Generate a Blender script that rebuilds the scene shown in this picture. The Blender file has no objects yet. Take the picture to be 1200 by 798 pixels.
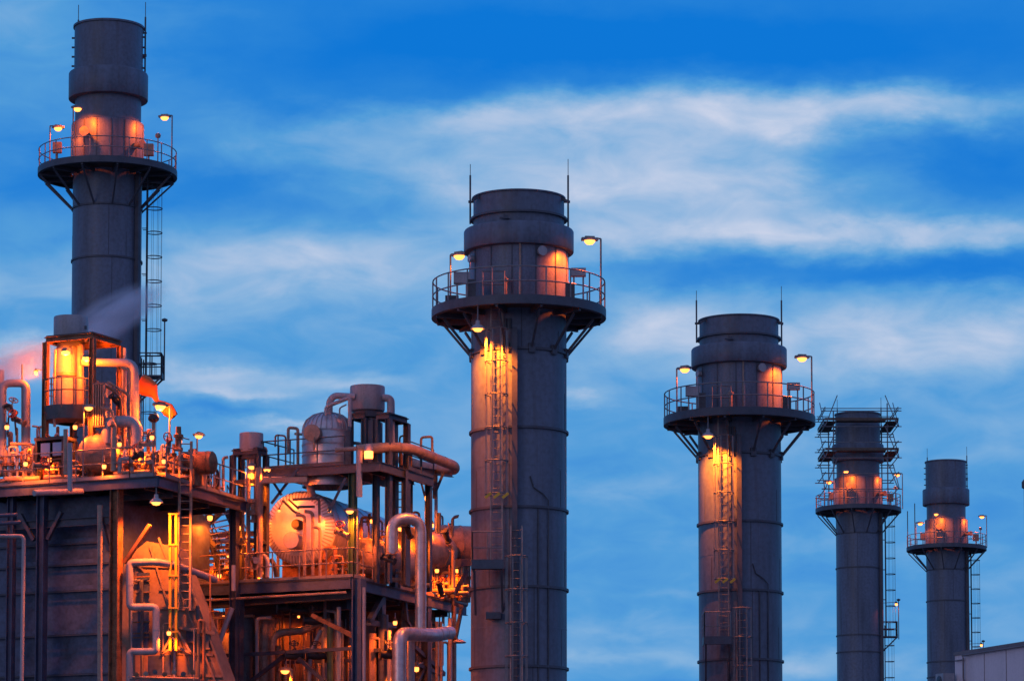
import bpy, math, random
from mathutils import Vector, Matrix
random.seed(7)
PI = math.pi
scene = bpy.context.scene
COL = scene.collection

# ------------------------------------------------------------------ camera
F = 4000.0                      # focal length in pixels of a 1200 px wide frame
TH = math.radians(4.5)          # tilt up
CZ = 1.7
HOR = 1100.0
CYP = HOR - F*math.tan(TH)
cam = bpy.data.cameras.new('camera'); co = bpy.data.objects.new('camera', cam); COL.objects.link(co)
co.location = (0, 0, CZ); co.rotation_euler = (PI/2+TH, 0, 0)
cam.sensor_fit = 'HORIZONTAL'; cam.sensor_width = 36; cam.lens = F*36/1200
cam.shift_y = (CYP-399)/1200
cam.clip_start = 1; cam.clip_end = 20000
scene.camera = co
CT, ST = math.cos(TH), math.sin(TH)

def Zat(py, Y):
    up = CYP-py
    return CZ + Y*(F*ST+up*CT)/(F*CT-up*ST)
def Yat(py, Z):
    up = CYP-py
    return (Z-CZ)*(F*CT-up*ST)/(F*ST+up*CT)
def Xat(px, Y, Z): return (px-600)*(Y*CT+(Z-CZ)*ST)/F
def W(px, py, Y):
    z = Zat(py, Y)
    return Vector((Xat(px, Y, z), Y, z))
def mp(p, Y): return p*(Y*CT+20*ST)/F      # pixels to metres at depth Y
def uv(px, py):
    up = CYP-py; yy = F*CT-up*ST
    return ((px-600)/yy, (F*ST+up*CT)/yy)

# ------------------------------------------------------------------ world
world = bpy.data.worlds.new('World'); scene.world = world; world.use_nodes = True
wn = world.node_tree; wn.nodes.clear()
SUN_EL, SUN_AZ = math.radians(9), math.radians(215)     # azimuth clockwise from +Y
def build_world():
    N = wn.nodes; L = wn.links
    def nd(t, **k):
        n = N.new(t)
        for a, b in k.items(): setattr(n, a, b)
        return n
    def mth(op, a, b=None, c=None, clamp=False):
        n = nd('ShaderNodeMath', operation=op); n.use_clamp = clamp
        for i, v in enumerate((a, b, c)):
            if v is None: continue
            if isinstance(v, (int, float)): n.inputs[i].default_value = v
            else: L.new(v, n.inputs[i])
        return n.outputs[0]
    def vm(op, a, b=None, c=None):
        n = nd('ShaderNodeVectorMath', operation=op)
        for i, v in enumerate((a, b, c)):
            if v is None: continue
            if isinstance(v, tuple): n.inputs[i].default_value = v
            else: L.new(v, n.inputs[i])
        return n.outputs['Value'] if op == 'DOT_PRODUCT' else n.outputs[0]
    def mix(f, a, b):
        n = nd('ShaderNodeMix', data_type='RGBA'); n.clamp_factor = True
        for i, v in ((0, f), (6, a), (7, b)):
            if isinstance(v, (float, int, tuple)): n.inputs[i].default_value = v
            else: L.new(v, n.inputs[i])
        return n.outputs[2]
    tc = nd('ShaderNodeTexCoord'); sep = nd('ShaderNodeSeparateXYZ'); L.new(tc.outputs['Generated'], sep.inputs[0])
    X, Y, Z = sep.outputs
    Yc = mth('MAXIMUM', Y, 0.15)
    u = mth('DIVIDE', X, Yc); v = mth('DIVIDE', Z, Yc)
    cb = nd('ShaderNodeCombineXYZ'); L.new(u, cb.inputs[0]); L.new(v, cb.inputs[1])
    P = cb.outputs[0]
    # warp
    st = vm('MULTIPLY', P, (22.0, 50.0, 1.0))
    nz = nd('ShaderNodeTexNoise'); nz.noise_dimensions = '2D'; L.new(st, nz.inputs['Vector'])
    nz.inputs['Scale'].default_value = 1.0; nz.inputs['Detail'].default_value = 9; nz.inputs['Roughness'].default_value = .6
    wv = vm('SUBTRACT', nz.outputs['Color'], (.5, .5, .5))
    Pw = vm('MULTIPLY_ADD', wv, (.040, .016, 0), P)
    blobs = [  # px, py, rx, ry, amount
        (-20, 30, 230, 110, .26), (110, 120, 190, 50, .08), (560, 45, 200, 45, -.12), (900, 50, 300, 42, -.14), (330, 75, 160, 30, -.06),
        (420, 172, 230, 36, .24), (330, 150, 120, 22, .10), (560, 145, 120, 22, .42), (700, 136, 120, 34, .55), (860, 130, 130, 34, .60), (1000, 128, 130, 28, .60), (1140, 128, 110, 28, .48),
        (590, 212, 150, 38, .36), (740, 205, 150, 50, .46), (890, 210, 120, 60, .48), (720, 275, 120, 30, .26), (930, 270, 150, 20, .38), (1120, 275, 130, 18, .36),
        (1150, 205, 80, 30, -.14), (970, 195, 60, 18, -.10), (250, 232, 150, 24, -.09), (60, 330, 120, 30, .10), (40, 220, 90, 40, -.08),
        (300, 325, 180, 50, .26), (450, 300, 160, 36, .32), (960, 316, 300, 18, -.22), (1160, 318, 130, 24, -.16), (780, 330, 90, 14, -.10),
        (900, 400, 220, 42, .32), (1100, 400, 170, 50, .30), (1180, 370, 60, 20, .1), (780, 385, 80, 30, .18), (1180, 520, 120, 40, .04),
        (250, 445, 80, 15, .36), (270, 462, 60, 7, .30), (150, 430, 60, 20, .15), (415, 445, 70, 13, .30), (330, 494, 55, 7, .30), (380, 478, 60, 8, .16), (20, 420, 70, 22, .30), (60, 405, 90, 14, .22),
        (690, 468, 45, 10, .26), (260, 488, 60, 9, -.16), (500, 500, 90, 30, .03), (700, 395, 60, 40, -.04),
        (690, 620, 120, 60, -.04), (960, 600, 200, 40, -.05), (1180, 600, 90, 40, -.12), (740, 560, 70, 14, .12), (960, 520, 90, 25, .14), (740, 735, 90, 14, .16), (700, 768, 150, 10, .16), (950, 780, 130, 14, .24), (780, 700, 60, 9, .1),
        (950, 640, 80, 10, .10), (1140, 690, 120, 14, -.05)]
    # base amount by elevation
    vr = nd('ShaderNodeMapRange'); vr.interpolation_type = 'SMOOTHSTEP'
    L.new(v, vr.inputs[0]); vr.inputs[1].default_value = uv(600, 130)[1]; vr.inputs[2].default_value = uv(600, 340)[1]
    vr.inputs[3].default_value = .11; vr.inputs[4].default_value = .37
    acc = vr.outputs[0]
    for (px, py, rx, ry, a) in blobs:
        if a > .4: a *= .82
        cu, cv = uv(px, py); sx, sy = F/rx, F/ry
        q = vm('MULTIPLY_ADD', Pw, (sx, sy, 0), (-cu*sx, -cv*sy, 0))
        d = vm('DOT_PRODUCT', q, q)
        e = mth('POWER', .36788, d)
        acc = mth('MULTIPLY_ADD', e, a, acc)
    # fine streaks
    st2 = vm('MULTIPLY', P, (38.0, 90.0, 1.0))
    n2 = nd('ShaderNodeTexNoise'); n2.noise_dimensions = '2D'; L.new(st2, n2.inputs['Vector'])
    n2.inputs['Scale'].default_value = 1.0; n2.inputs['Detail'].default_value = 10; n2.inputs['Roughness'].default_value = .53; n2.inputs['Distortion'].default_value = .35
    fine = mth('SUBTRACT', n2.outputs['Fac'], .5)
    st3 = vm('MULTIPLY', P, (15.0, 34.0, 1.0))
    n3 = nd('ShaderNodeTexNoise'); n3.noise_dimensions = '2D'; L.new(st3, n3.inputs['Vector'])
    n3.inputs['Scale'].default_value = 1.0; n3.inputs['Detail'].default_value = 3; n3.inputs['Roughness'].default_value = .5
    big = mth('SUBTRACT', n3.outputs['Fac'], .5)
    fb = mth('MULTIPLY_ADD', big, .55, fine)
    gain = mth('MULTIPLY_ADD', acc, .80, .03)
    acc = mth('MULTIPLY_ADD', fb, gain, acc, clamp=True)
    cr = nd('ShaderNodeValToRGB'); L.new(acc, cr.inputs[0]); e = cr.color_ramp
    e.elements[0].position = 0; e.elements[0].color = (0.0, .185, .70, 1)
    e.elements[1].position = 1; e.elements[1].color = (.62, .68, .85, 1)
    for p, c in ((.15, (.02, .235, .71)), (.35, (.085, .345, .73)), (.55, (.22, .45, .755)), (.75, (.40, .55, .79))):
        x = e.elements.new(p); x.color = (*c, 1)
    front = cr.outputs[0]
    # the half of the sky behind the camera: dim mauve dusk cloud
    bk = nd('ShaderNodeMapRange'); bk.interpolation_type = 'SMOOTHSTEP'; L.new(Y, bk.inputs[0])
    bk.inputs[1].default_value = .75; bk.inputs[2].default_value = -.25; bk.inputs[3].default_value = 0; bk.inputs[4].default_value = 1
    skyc = mix(bk.outputs[0], front, (.185, .245, .51, 1))
    gr = nd('ShaderNodeMapRange'); L.new(Z, gr.inputs[0]); gr.inputs[1].default_value = 0; gr.inputs[2].default_value = -.12; gr.inputs[3].default_value = 0; gr.inputs[4].default_value = 1
    skyc = mix(gr.outputs[0], skyc, (.06, .05, .06, 1))
    bg1 = nd('ShaderNodeBackground'); L.new(skyc, bg1.inputs[0]); bg1.inputs[1].default_value = .95
    nsh = nd('ShaderNodeTexSky', sky_type='NISHITA'); nsh.sun_disc = False
    nsh.sun_elevation = SUN_EL; nsh.sun_rotation = SUN_AZ
    bg2 = nd('ShaderNodeBackground'); L.new(nsh.outputs[0], bg2.inputs[0]); bg2.inputs[1].default_value = .002
    ad = nd('ShaderNodeAddShader'); L.new(bg1.outputs[0], ad.inputs[0]); L.new(bg2.outputs[0], ad.inputs[1])
    out = nd('ShaderNodeOutputWorld'); L.new(ad.outputs[0], out.inputs[0])
build_world()
world.cycles.sampling_method = 'MANUAL'; world.cycles.sample_map_resolution = 512

sl = bpy.data.lights.new('sun', 'SUN'); so = bpy.data.objects.new('sun', sl); COL.objects.link(so)
sl.energy = .12; sl.angle = math.radians(20); sl.color = (1, .88, .9)
sdir = Vector((math.sin(SUN_AZ)*math.cos(SUN_EL), math.cos(SUN_AZ)*math.cos(SUN_EL), math.sin(SUN_EL)))
so.rotation_euler = sdir.to_track_quat('Z', 'Y').to_euler()

scene.view_settings.view_transform = 'Standard'; scene.view_settings.look = 'None'
scene.view_settings.exposure = 0; scene.view_settings.gamma = 1
scene.render.engine = 'CYCLES'
scene.cycles.max_bounces = 5; scene.cycles.diffuse_bounces = 3; scene.cycles.sample_clamp_indirect = 2.0
scene.cycles.use_light_tree = True; scene.cycles.use_denoising = True; scene.cycles.volume_bounces = 2

# ------------------------------------------------------------------ materials
def material(name, col, rough=.5, metal=0.0, var=.25, scale=1.2, streak=0.0, bump=.0, dark=None, spec=.5):
    m = bpy.data.materials.new(name); m.use_nodes = True
    t = m.node_tree; N = t.nodes; L = t.links; b = N['Principled BSDF']
    b.inputs['Roughness'].default_value = rough; b.inputs['Metallic'].default_value = metal
    b.inputs['Specular IOR Level'].default_value = spec
    tc = N.new('ShaderNodeTexCoord')
    n1 = N.new('ShaderNodeTexNoise'); n1.inputs['Scale'].default_value = scale; n1.inputs['Detail'].default_value = 6; n1.inputs['Roughness'].default_value = .65
    mpn = N.new('ShaderNodeMapping'); L.new(tc.outputs['Object'], mpn.inputs[0]); mpn.inputs['Scale'].default_value = (1, 1, 1 if not streak else .12)
    L.new(mpn.outputs[0], n1.inputs['Vector'])
    r = N.new('ShaderNodeValToRGB'); L.new(n1.outputs['Fac'], r.inputs[0])
    d = dark or tuple(c*(1-var*1.6) for c in col); l = tuple(min(1, c*(1+var)) for c in col)
    r.color_ramp.elements[0].position = .3; r.color_ramp.elements[0].color = (*d, 1)
    r.color_ramp.elements[1].position = .72; r.color_ramp.elements[1].color = (*l, 1)
    x = r.color_ramp.elements.new(.5); x.color = (*col, 1)
    n2 = N.new('ShaderNodeTexNoise'); n2.inputs['Scale'].default_value = scale*7; n2.inputs['Detail'].default_value = 4
    L.new(tc.outputs['Object'], n2.inputs['Vector'])
    mx = N.new('ShaderNodeMix'); mx.data_type = 'RGBA'; mx.blend_type = 'MULTIPLY'; mx.inputs[0].default_value = min(1, var*2)
    L.new(r.outputs[0], mx.inputs[6])
    r2 = N.new('ShaderNodeValToRGB'); L.new(n2.outputs['Fac'], r2.inputs[0]); r2.color_ramp.elements[0].position = .3; r2.color_ramp.elements[0].color = (.55, .5, .48, 1); r2.color_ramp.elements[1].position = .6; r2.color_ramp.elements[1].color = (1, 1, 1, 1)
    L.new(r2.outputs[0], mx.inputs[7]); L.new(mx.outputs[2], b.inputs['Base Color'])
    mr = N.new('ShaderNodeMapRange'); L.new(n2.outputs['Fac'], mr.inputs[0]); mr.inputs[3].default_value = max(.05, rough-.12); mr.inputs[4].default_value = min(1, rough+.15)
    L.new(mr.outputs[0], b.inputs['Roughness'])
    if name.startswith('stack_'):
        mp2 = N.new('ShaderNodeMapping'); mp2.inputs['Scale'].default_value = (3.2, 3.2, .16); L.new(tc.outputs['Object'], mp2.inputs[0])
        n3 = N.new('ShaderNodeTexNoise'); n3.inputs['Scale'].default_value = 1; n3.inputs['Detail'].default_value = 5; L.new(mp2.outputs[0], n3.inputs['Vector'])
        r3_ = N.new('ShaderNodeMapRange'); L.new(n3.outputs['Fac'], r3_.inputs[0]); r3_.inputs[1].default_value = .56; r3_.inputs[2].default_value = .74; r3_.inputs[3].default_value = 0; r3_.inputs[4].default_value = .55
        m3 = N.new('ShaderNodeMix'); m3.data_type = 'RGBA'; L.new(r3_.outputs[0], m3.inputs[0]); L.new(mx.outputs[2], m3.inputs[6]); m3.inputs[7].default_value = (.085, .07, .075, 1); L.new(m3.outputs[2], b.inputs['Base Color'])
    if bump:
        bp = N.new('ShaderNodeBump'); bp.inputs['Strength'].default_value = bump; bp.inputs['Distance'].default_value = .02
        L.new(n1.outputs['Fac'], bp.inputs['Height']); L.new(bp.outputs[0], b.inputs['Normal'])
    return m
def emitter(name, col, s):
    m = bpy.data.materials.new(name); m.use_nodes = True
    b = m.node_tree.nodes['Principled BSDF']; b.inputs['Base Color'].default_value = (.8, .6, .4, 1)
    b.inputs['Emission Color'].default_value = (*col, 1); b.inputs['Emission Strength'].default_value = s
    return m
M = dict(
    stack=material('stack_paint', (.125, .152, .215), .46, .0, .26, .8, streak=1, bump=.15),
    stackd=material('stack_band', (.075, .082, .11), .5, 0, .2, 2),
    clad=material('stack_cladding', (.13, .148, .205), .42, .1, .28, 1.8, streak=1, bump=.2),
    steel=material('structural_steel', (.07, .075, .105), .5, .1, .3, 2.2, bump=.1),
    steelb=material('blue_grey_steel', (.065, .085, .15), .5, .1, .25, 2.0, bump=.1),
    rail=material('galvanised_rail', (.22, .215, .23), .45, .4, .2, 4),
    raild=material('dark_rail', (.09, .09, .105), .5, .2, .2, 4),
    deck=material('deck_grating', (.07, .06, .06), .7, 0, .3, 3),
    rim=material('bright_aluminium', (.78, .78, .82), .42, .35, .08, 3),
    alu=material('aluminium_jacket', (.50, .49, .52), .36, .65, .18, 3.5, bump=.25),
    grey=material('light_grey_paint', (.36, .34, .37), .45, 0, .18, 2, streak=1, bump=.1),
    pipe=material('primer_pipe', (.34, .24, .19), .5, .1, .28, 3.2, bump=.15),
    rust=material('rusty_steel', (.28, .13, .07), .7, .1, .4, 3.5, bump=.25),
    casing=material('boiler_casing', (.075, .10, .175), .42, .1, .35, 1.0, bump=.2),
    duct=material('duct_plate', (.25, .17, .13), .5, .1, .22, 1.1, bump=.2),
    yellow=material('yellow_paint', (.75, .42, .03), .5, 0, .15, 4),
    red=material('red_paint', (.55, .05, .03), .45, 0, .15, 4),
    orange=material('orange_fabric', (.95, .16, .02), .8, 0, .15, 5),
    black=material('black_cast_iron', (.035, .035, .04), .5, .2, .2, 4),
    plank=material('scaffold_plank', (.13, .09, .07), .8, 0, .3, 3),
    glass=material('window_glass', (.25, .32, .45), .15, .5, .05, 1),
    wall=material('rendered_wall', (.82, .64, .64), .75, 0, .08, .6, streak=1),
    trim=material('roof_trim', (.22, .16, .16), .6, 0, .15, 1),
    green=material('green_paint', (.05, .12, .07), .5, .1, .2, 3),
    ground=material('gravel_ground', (.12, .11, .10), .9, 0, .3, .4, bump=.3),
    lens=emitter('lamp_lens', (1, .27, .045), 4),
)

# ------------------------------------------------------------------ mesh builder
class MB:
    def __init__(s): s.v = []; s.f = []
    def add(s, vs, fs):
        o = len(s.v); s.v += [Vector(p) for p in vs]; s.f += [tuple(i+o for i in f) for f in fs]; return s
    def box(s, c, d, ex=(1, 0, 0), ez=(0, 0, 1)):
        ex = Vector(ex).normalized(); ez = Vector(ez).normalized(); ey = ez.cross(ex).normalized(); c = Vector(c)
        vs = [c+ex*(i*d[0]/2)+ey*(j*d[1]/2)+ez*(k*d[2]/2) for k in (-1, 1) for j in (-1, 1) for i in (-1, 1)]
        return s.add(vs, [(0, 2, 3, 1), (4, 5, 7, 6), (0, 1, 5, 4), (2, 6, 7, 3), (0, 4, 6, 2), (1, 3, 7, 5)])
    def bar(s, a, b, w, h=None, up=(0, 0, 1)):
        a, b = Vector(a), Vector(b); h = h or w; d = b-a
        u = Vector(up)
        if abs(d.normalized().dot(u)) > .98: u = Vector((.43, .9, 0))
        r = d.cross(u).normalized(); uu = r.cross(d).normalized()
        return s.box((a+b)/2, (d.length, w, h), d.normalized(), uu)
    def ibeam(s, a, b, w, h, t=None, up=(0, 0, 1)):
        a, b = Vector(a), Vector(b); d = (b-a).normalized(); t = t or max(.02, w*.12); u = Vector(up)
        if abs(d.dot(u)) > .98: u = Vector((-.9, .43, 0))
        r = d.cross(u).normalized(); uu = r.cross(d).normalized(); L = (b-a).length; c = (a+b)/2
        s.box(c+uu*(h/2-t/2), (L, w, t), d, uu); s.box(c-uu*(h/2-t/2), (L, w, t), d, uu)
        return s.box(c, (L-.002, t, h-2*t-.002), d, uu)
    def tube(s, pts, r, n=8, fillet=0, caps=True, closed=False):
        pts = [Vector(p) for p in pts]
        if fillet and len(pts) > 2:
            q = [pts[0]]
            for i in range(1, len(pts)-1):
                a, b, c = pts[i-1], pts[i], pts[i+1]
                da, dc = (a-b), (c-b); l = min(fillet, da.length*.48, dc.length*.48)
                p0 = b+da.normalized()*l; p2 = b+dc.normalized()*l
                for k in range(7):
                    t = k/6; q.append(p0*(1-t)**2+b*2*t*(1-t)+p2*t*t)
            q.append(pts[-1]); pts = q
        m = len(pts); rs = r if isinstance(r, (list, tuple)) else [r]*m
        tang = []
        for i in range(m):
            a = pts[(i-1) % m] if (i > 0 or closed) else pts[i]; b = pts[(i+1) % m] if (i < m-1 or closed) else pts[i]
            tang.append((b-a).normalized())
        t0 = tang[0]; nrm = Vector((0, 0, 1)) if abs(t0.z) < .9 else Vector((1, 0, 0))
        nrm = (nrm-t0*nrm.dot(t0)).normalized(); vs = []
        for i in range(m):
            t = tang[i]; nrm = (nrm-t*nrm.dot(t)).normalized(); bn = t.cross(nrm)
            for k in range(n):
                a = 2*PI*k/n; vs.append(pts[i]+(nrm*math.cos(a)+bn*math.sin(a))*rs[i])
        fs = []
        for i in range(m if closed else m-1):
            j = (i+1) % m
            for k in range(n):
                l = (k+1) % n; fs.append((i*n+k, i*n+l, j*n+l, j*n+k))
        if caps and not closed:
            fs.append(tuple(range(n-1, -1, -1))); fs.append(tuple((m-1)*n+k for k in range(n)))
        return s.add(vs, fs)
    def lathe(s, c, prof, n=32, axis=(0, 0, 1), a0=0, a1=2*PI):
        c = Vector(c); az = Vector(axis).normalized(); ax = Vector((1, 0, 0)) if abs(az.x) < .9 else Vector((0, 0, 1))
        ax = (ax-az*ax.dot(az)).normalized(); ay = az.cross(ax); full = abs(a1-a0-2*PI) < 1e-6; m = n if full else n+1
        vs = []
        for (r, z) in prof:
            for k in range(m):
                a = a0+(a1-a0)*k/n; vs.append(c+az*z+(ax*math.cos(a)+ay*math.sin(a))*max(r, 1e-4))
        fs = []
        for i in range(len(prof)-1):
            for k in range(n):
                l = (k+1) % m; fs.append((i*m+k, i*m+l, (i+1)*m+l, (i+1)*m+k))
        return s.add(vs, fs)
    def torus(s, c, R, r, n=32, k=6, a0=0, a1=2*PI, ax=(1, 0, 0), ay=(0, 1, 0)):
        ax, ay, c = Vector(ax), Vector(ay), Vector(c); full = abs(a1-a0-2*PI) < 1e-6
        m = n if full else n+1
        return s.tube([c+(ax*math.cos(a0+(a1-a0)*i/n)+ay*math.sin(a0+(a1-a0)*i/n))*R for i in range(m)], r, k, closed=full)
    def prism(s, poly, z0, z1):
        n = len(poly); vs = [(p[0], p[1], z0) for p in poly]+[(p[0], p[1], z1) for p in poly]
        fs = [tuple(range(n-1, -1, -1)), tuple(range(n, 2*n))]+[(i, (i+1) % n, (i+1) % n+n, i+n) for i in range(n)]
        return s.add(vs, fs)
    def extrude(s, poly3, d):
        d = Vector(d); n = len(poly3); vs = [Vector(p) for p in poly3]+[Vector(p)+d for p in poly3]
        return s.add(vs, [tuple(range(n-1, -1, -1)), tuple(range(n, 2*n))]+[(i, (i+1) % n, (i+1) % n+n, i+n) for i in range(n)])
    def build(s, name, mat, parent=None, origin=None):
        me = bpy.data.meshes.new(name)
        o = bpy.data.objects.new(name, me); COL.objects.link(o)
        off = Vector((0, 0, 0)); root = parent
        if parent is not None:
            o.parent = parent; p = parent
            while p is not None: off += p.location; p = p.parent
        if origin is None:
            c = sum(s.v, Vector())/len(s.v); origin = Vector((c.x, c.y, min(v.z for v in s.v)))
        origin = Vector(origin)
        o.location = origin-off
        me.from_pydata([v-origin for v in s.v], [], s.f); me.update()
        import bmesh
        bm = bmesh.new(); bm.from_mesh(me); bmesh.ops.recalc_face_normals(bm, faces=bm.faces); bm.to_mesh(me); bm.free()
        me.polygons.foreach_set('use_smooth', [True]*len(me.polygons))
        me.set_sharp_from_angle(angle=math.radians(35))
        me.materials.append(M[mat])
        return o

LABELS = []
def tag(o, label=None, cat=None, group=None, kind=None):
    if label: o['label'] = label; LABELS.append(label)
    if cat: o['category'] = cat
    if group: o['group'] = group
    if kind: o['kind'] = kind
    return o
def root(name, loc, label, cat, group=None):
    o = bpy.data.objects.new(name, None); COL.objects.link(o); o.location = loc; o.empty_display_size = .3
    return tag(o, label, cat, group)

# ------------------------------------------------------------------ lamps
def light(parent, p, power, spot=None, aim=(0, 0, -1), col=(1, .13, .004), rad=.09):
    if spot == 360: spot = None
    ld = bpy.data.lights.new('lamp_light', 'SPOT' if spot else 'POINT'); ld.energy = power; ld.color = col; ld.shadow_soft_size = rad
    if spot: ld.spot_size = math.radians(spot); ld.spot_blend = .5
    o = bpy.data.objects.new('lamp_light', ld); COL.objects.link(o); o.parent = parent
    o.location = Vector(p)-parent.location
    if spot: o.rotation_euler = (-Vector(aim)).to_track_quat('Z', 'Y').to_euler()
LG = 'orange lamps on the plant'
def cobra(p, base, label, power=300, group=LG, mat='rail', r=.035, spot=None, s=1.0, aim=(0, 0, -1)):
    """street-style lamp: pole rises from base (x,y,z), arm reaches to the head at p"""
    p = Vector(p); base = Vector(base); t = root('platform_lamp', base, label, 'lamp', group)
    top = Vector((base.x, base.y, p.z+.10*s)); end = Vector((p.x, p.y, p.z+.12*s)); d = (end-top)
    MB().tube([base, top], r, 8).build('pole', mat, t)
    if d.length > .02:
        MB().tube([top, end], r*.9, 8).build('arm', mat, t)
    dn = d.normalized() if d.length > .02 else Vector((1, 0, 0))
    m = MB(); c = p+Vector((0, 0, .07*s)); m.box(c, (.62*s, .26*s, .10*s), (dn.x, dn.y, 0)); m.box(c+Vector((0, 0, .08*s)), (.36*s, .18*s, .06*s), (dn.x, dn.y, 0))
    hd = m.build('lamp_head', mat, t)
    m = MB(); m.lathe(p+Vector((0, 0, .015*s)), [(.02, -.16*s), (.12*s, -.135*s), (.19*s, -.06*s), (.21*s, 0)], 14); m.build('lens', 'lens', hd)
    light(t, p-Vector((0, 0, .22*s)), power, spot or 168, aim)
    return t
def bell(p, topz, label, power=300, group=LG, spot=150, aim=(0, 0, -1), s=1.0, col=(1, .16, .008)):
    p = Vector(p); t = root('pendant_lamp', p, label, 'lamp', group)
    MB().tube([p+Vector((0, 0, .3*s)), (p.x, p.y, topz)], .025, 6).build('hanger', 'rail', t)
    sh = MB().lathe(p, [(.27*s, 0), (.25*s, .06*s), (.17*s, .14*s), (.09*s, .18*s), (.08*s, .32*s), (.0, .33*s)], 18).build('lamp_shade', 'grey', t)
    MB().lathe(p+Vector((0, 0, .03*s)), [(.0, -.14*s), (.12*s, -.11*s), (.19*s, -.03*s), (.2*s, .02*s)], 14).build('lens', 'lens', sh)
    light(t, p-Vector((0, 0, .2*s)), power, spot, aim, col)
    return t
def bulk(p, back, label, power=120, group=LG, s=1.0, allround=False):
    s *= .68
    """small well-glass lamp on a bracket reaching to the point back"""
    p = Vector(p); t = root('wellglass_lamp', p, label, 'lamp', group)
    MB().tube([Vector(back), p+Vector((0, 0, .18*s))], .022, 6).build('bracket', 'rail', t)
    cp = MB().lathe(p, [(.17*s, .06*s), (.15*s, .10*s), (.08*s, .15*s), (.07*s, .24*s), (0, .25*s)], 14).build('lamp_cap', 'black', t)
    MB().lathe(p, [(0, -.16*s), (.09*s, -.14*s), (.12*s, -.04*s), (.11*s, .06*s)], 12).build('lens', 'lens', cp)
    light(t, p+Vector((0, -.16, -.26*s)), power, 360 if allround else 172, (0, .12, -1), rad=.05)
    return t

# ------------------------------------------------------------------ ground
g = MB(); g.add([(-4000, -500, 0), (4000, -500, 0), (4000, 9000, 0), (-4000, 9000, 0)], [(0, 1, 2, 3)])
tag(g.build('ground', 'ground', origin=(0, 0, 0)), kind='structure')

# ------------------------------------------------------------------ ladders with cages
def caged_ladder(t, c, z0, z1, n, mat='rail', cage0=None, w=.42, R=.42, hoop=1.25, cagemat=None, tr=.026):
    """vertical ladder centred at c=(x,y); n = unit vector out of the wall (cage side)"""
    n = Vector((n[0], n[1], 0)).normalized(); s = Vector((-n.y, n.x, 0)); c = Vector((c[0], c[1], 0))
    m = MB()
    for k in (-1, 1): m.bar(c+s*k*w/2+Vector((0, 0, z0)), c+s*k*w/2+Vector((0, 0, z1)), .06, .03)
    z = z0+.15
    while z < z1: m.tube([c-s*w/2+Vector((0, 0, z)), c+s*w/2+Vector((0, 0, z))], .014, 5); z += .30
    z = z0+.6
    while z < z1:
        for k in (-1, 1): m.bar(c+s*k*w/2+Vector((0, 0, z)), c+s*k*w/2-n*.24+Vector((0, 0, z)), .05, .03)
        z += 2.4
    m.build('ladder', mat, t)
    if cage0 is None: cage0 = z0
    m = MB(); z = cage0; cc = c+n*.36
    while z < z1+.01:
        m.torus(cc+Vector((0, 0, z)), R, tr, 14, 5, -PI*.62, PI*.62, n, s)
        for k in (-1, 1):
            a = cc+(n*math.cos(PI*.62)+s*math.sin(k*PI*.62))*R; m.tube([a+Vector((0, 0, z)), c+s*k*w/2+Vector((0, 0, z))], tr*.8, 5)
        z += hoop
    for a in (-1.75, -1.05, -.35, .35, 1.05, 1.75):
        q = cc+(n*math.cos(a)+s*math.sin(a))*R
        m.bar(q+Vector((0, 0, cage0)), q+Vector((0, 0, z-hoop)), .035, .012, up=n)
    m.build('safety_cage', cagemat or mat, t)

def ring_rail(c, R, z, h=1.15, n=18, mat='rail', r=.028, a0=0, a1=2*PI):
    m = MB(); c = Vector((c[0], c[1], 0)); full = abs(a1-a0-2*PI) < 1e-6
    for zz in (h, h*.55): m.torus(c+Vector((0, 0, z+zz)), R, r, 48, 6, a0, a1)
    for i in range(n if full else n+1):
        a = a0+(a1-a0)*i/n; q = c+Vector((math.cos(a), math.sin(a), 0))*R
        m.tube([q+Vector((0, 0, z-.1)), q+Vector((0, 0, z+h))], r, 6)
    return m
def rail(pts, z, h=1.1, mat='rail', parent=None, sp=1.2, r=.026, name='railing', toe=True):
    """straight guard rail along xy points"""
    m = MB()
    for i in range(len(pts)-1):
        a, b = Vector((*pts[i][:2], z)), Vector((*pts[i+1][:2], z)); L = (b-a).length; k = max(1, round(L/sp))
        for zz in (h, h*.52): m.tube([a+Vector((0, 0, zz)), b+Vector((0, 0, zz))], r, 6)
        for j in range(k+1):
            q = a+(b-a)*j/k; m.tube([q, q+Vector((0, 0, h))], r, 6)
        if toe: m.bar(a+Vector((0, 0, .07)), b+Vector((0, 0, .07)), .012, .14)
    return m.build(name, mat, parent)

# ------------------------------------------------------------------ chimney stacks
SG = 'exhaust stacks of the plant'
def circ_deck(t, c, r0, r1, z, th=.5, mat='stackd'):
    m = MB()
    m.lathe((c.x, c.y, z), [(r0+.03, -.10), (r1-.02, -.10), (r1-.02, 0), (r0+.03, 0), (r0+.03, -.10)], 56); m.build('deck', 'deck', t)
    m = MB(); m.lathe((c.x, c.y, z), [(r1-.015, -th), (r1+.03, -th), (r1+.03, .14), (r1-.015, .14), (r1-.015, -th)], 56)
    m.lathe((c.x, c.y, z), [(r1-.16, -th), (r1-.018, -th), (r1-.018, -th+.05), (r1-.16, -th+.05), (r1-.16, -th)], 56)
    m.build('edge_ring', mat, t)

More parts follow.
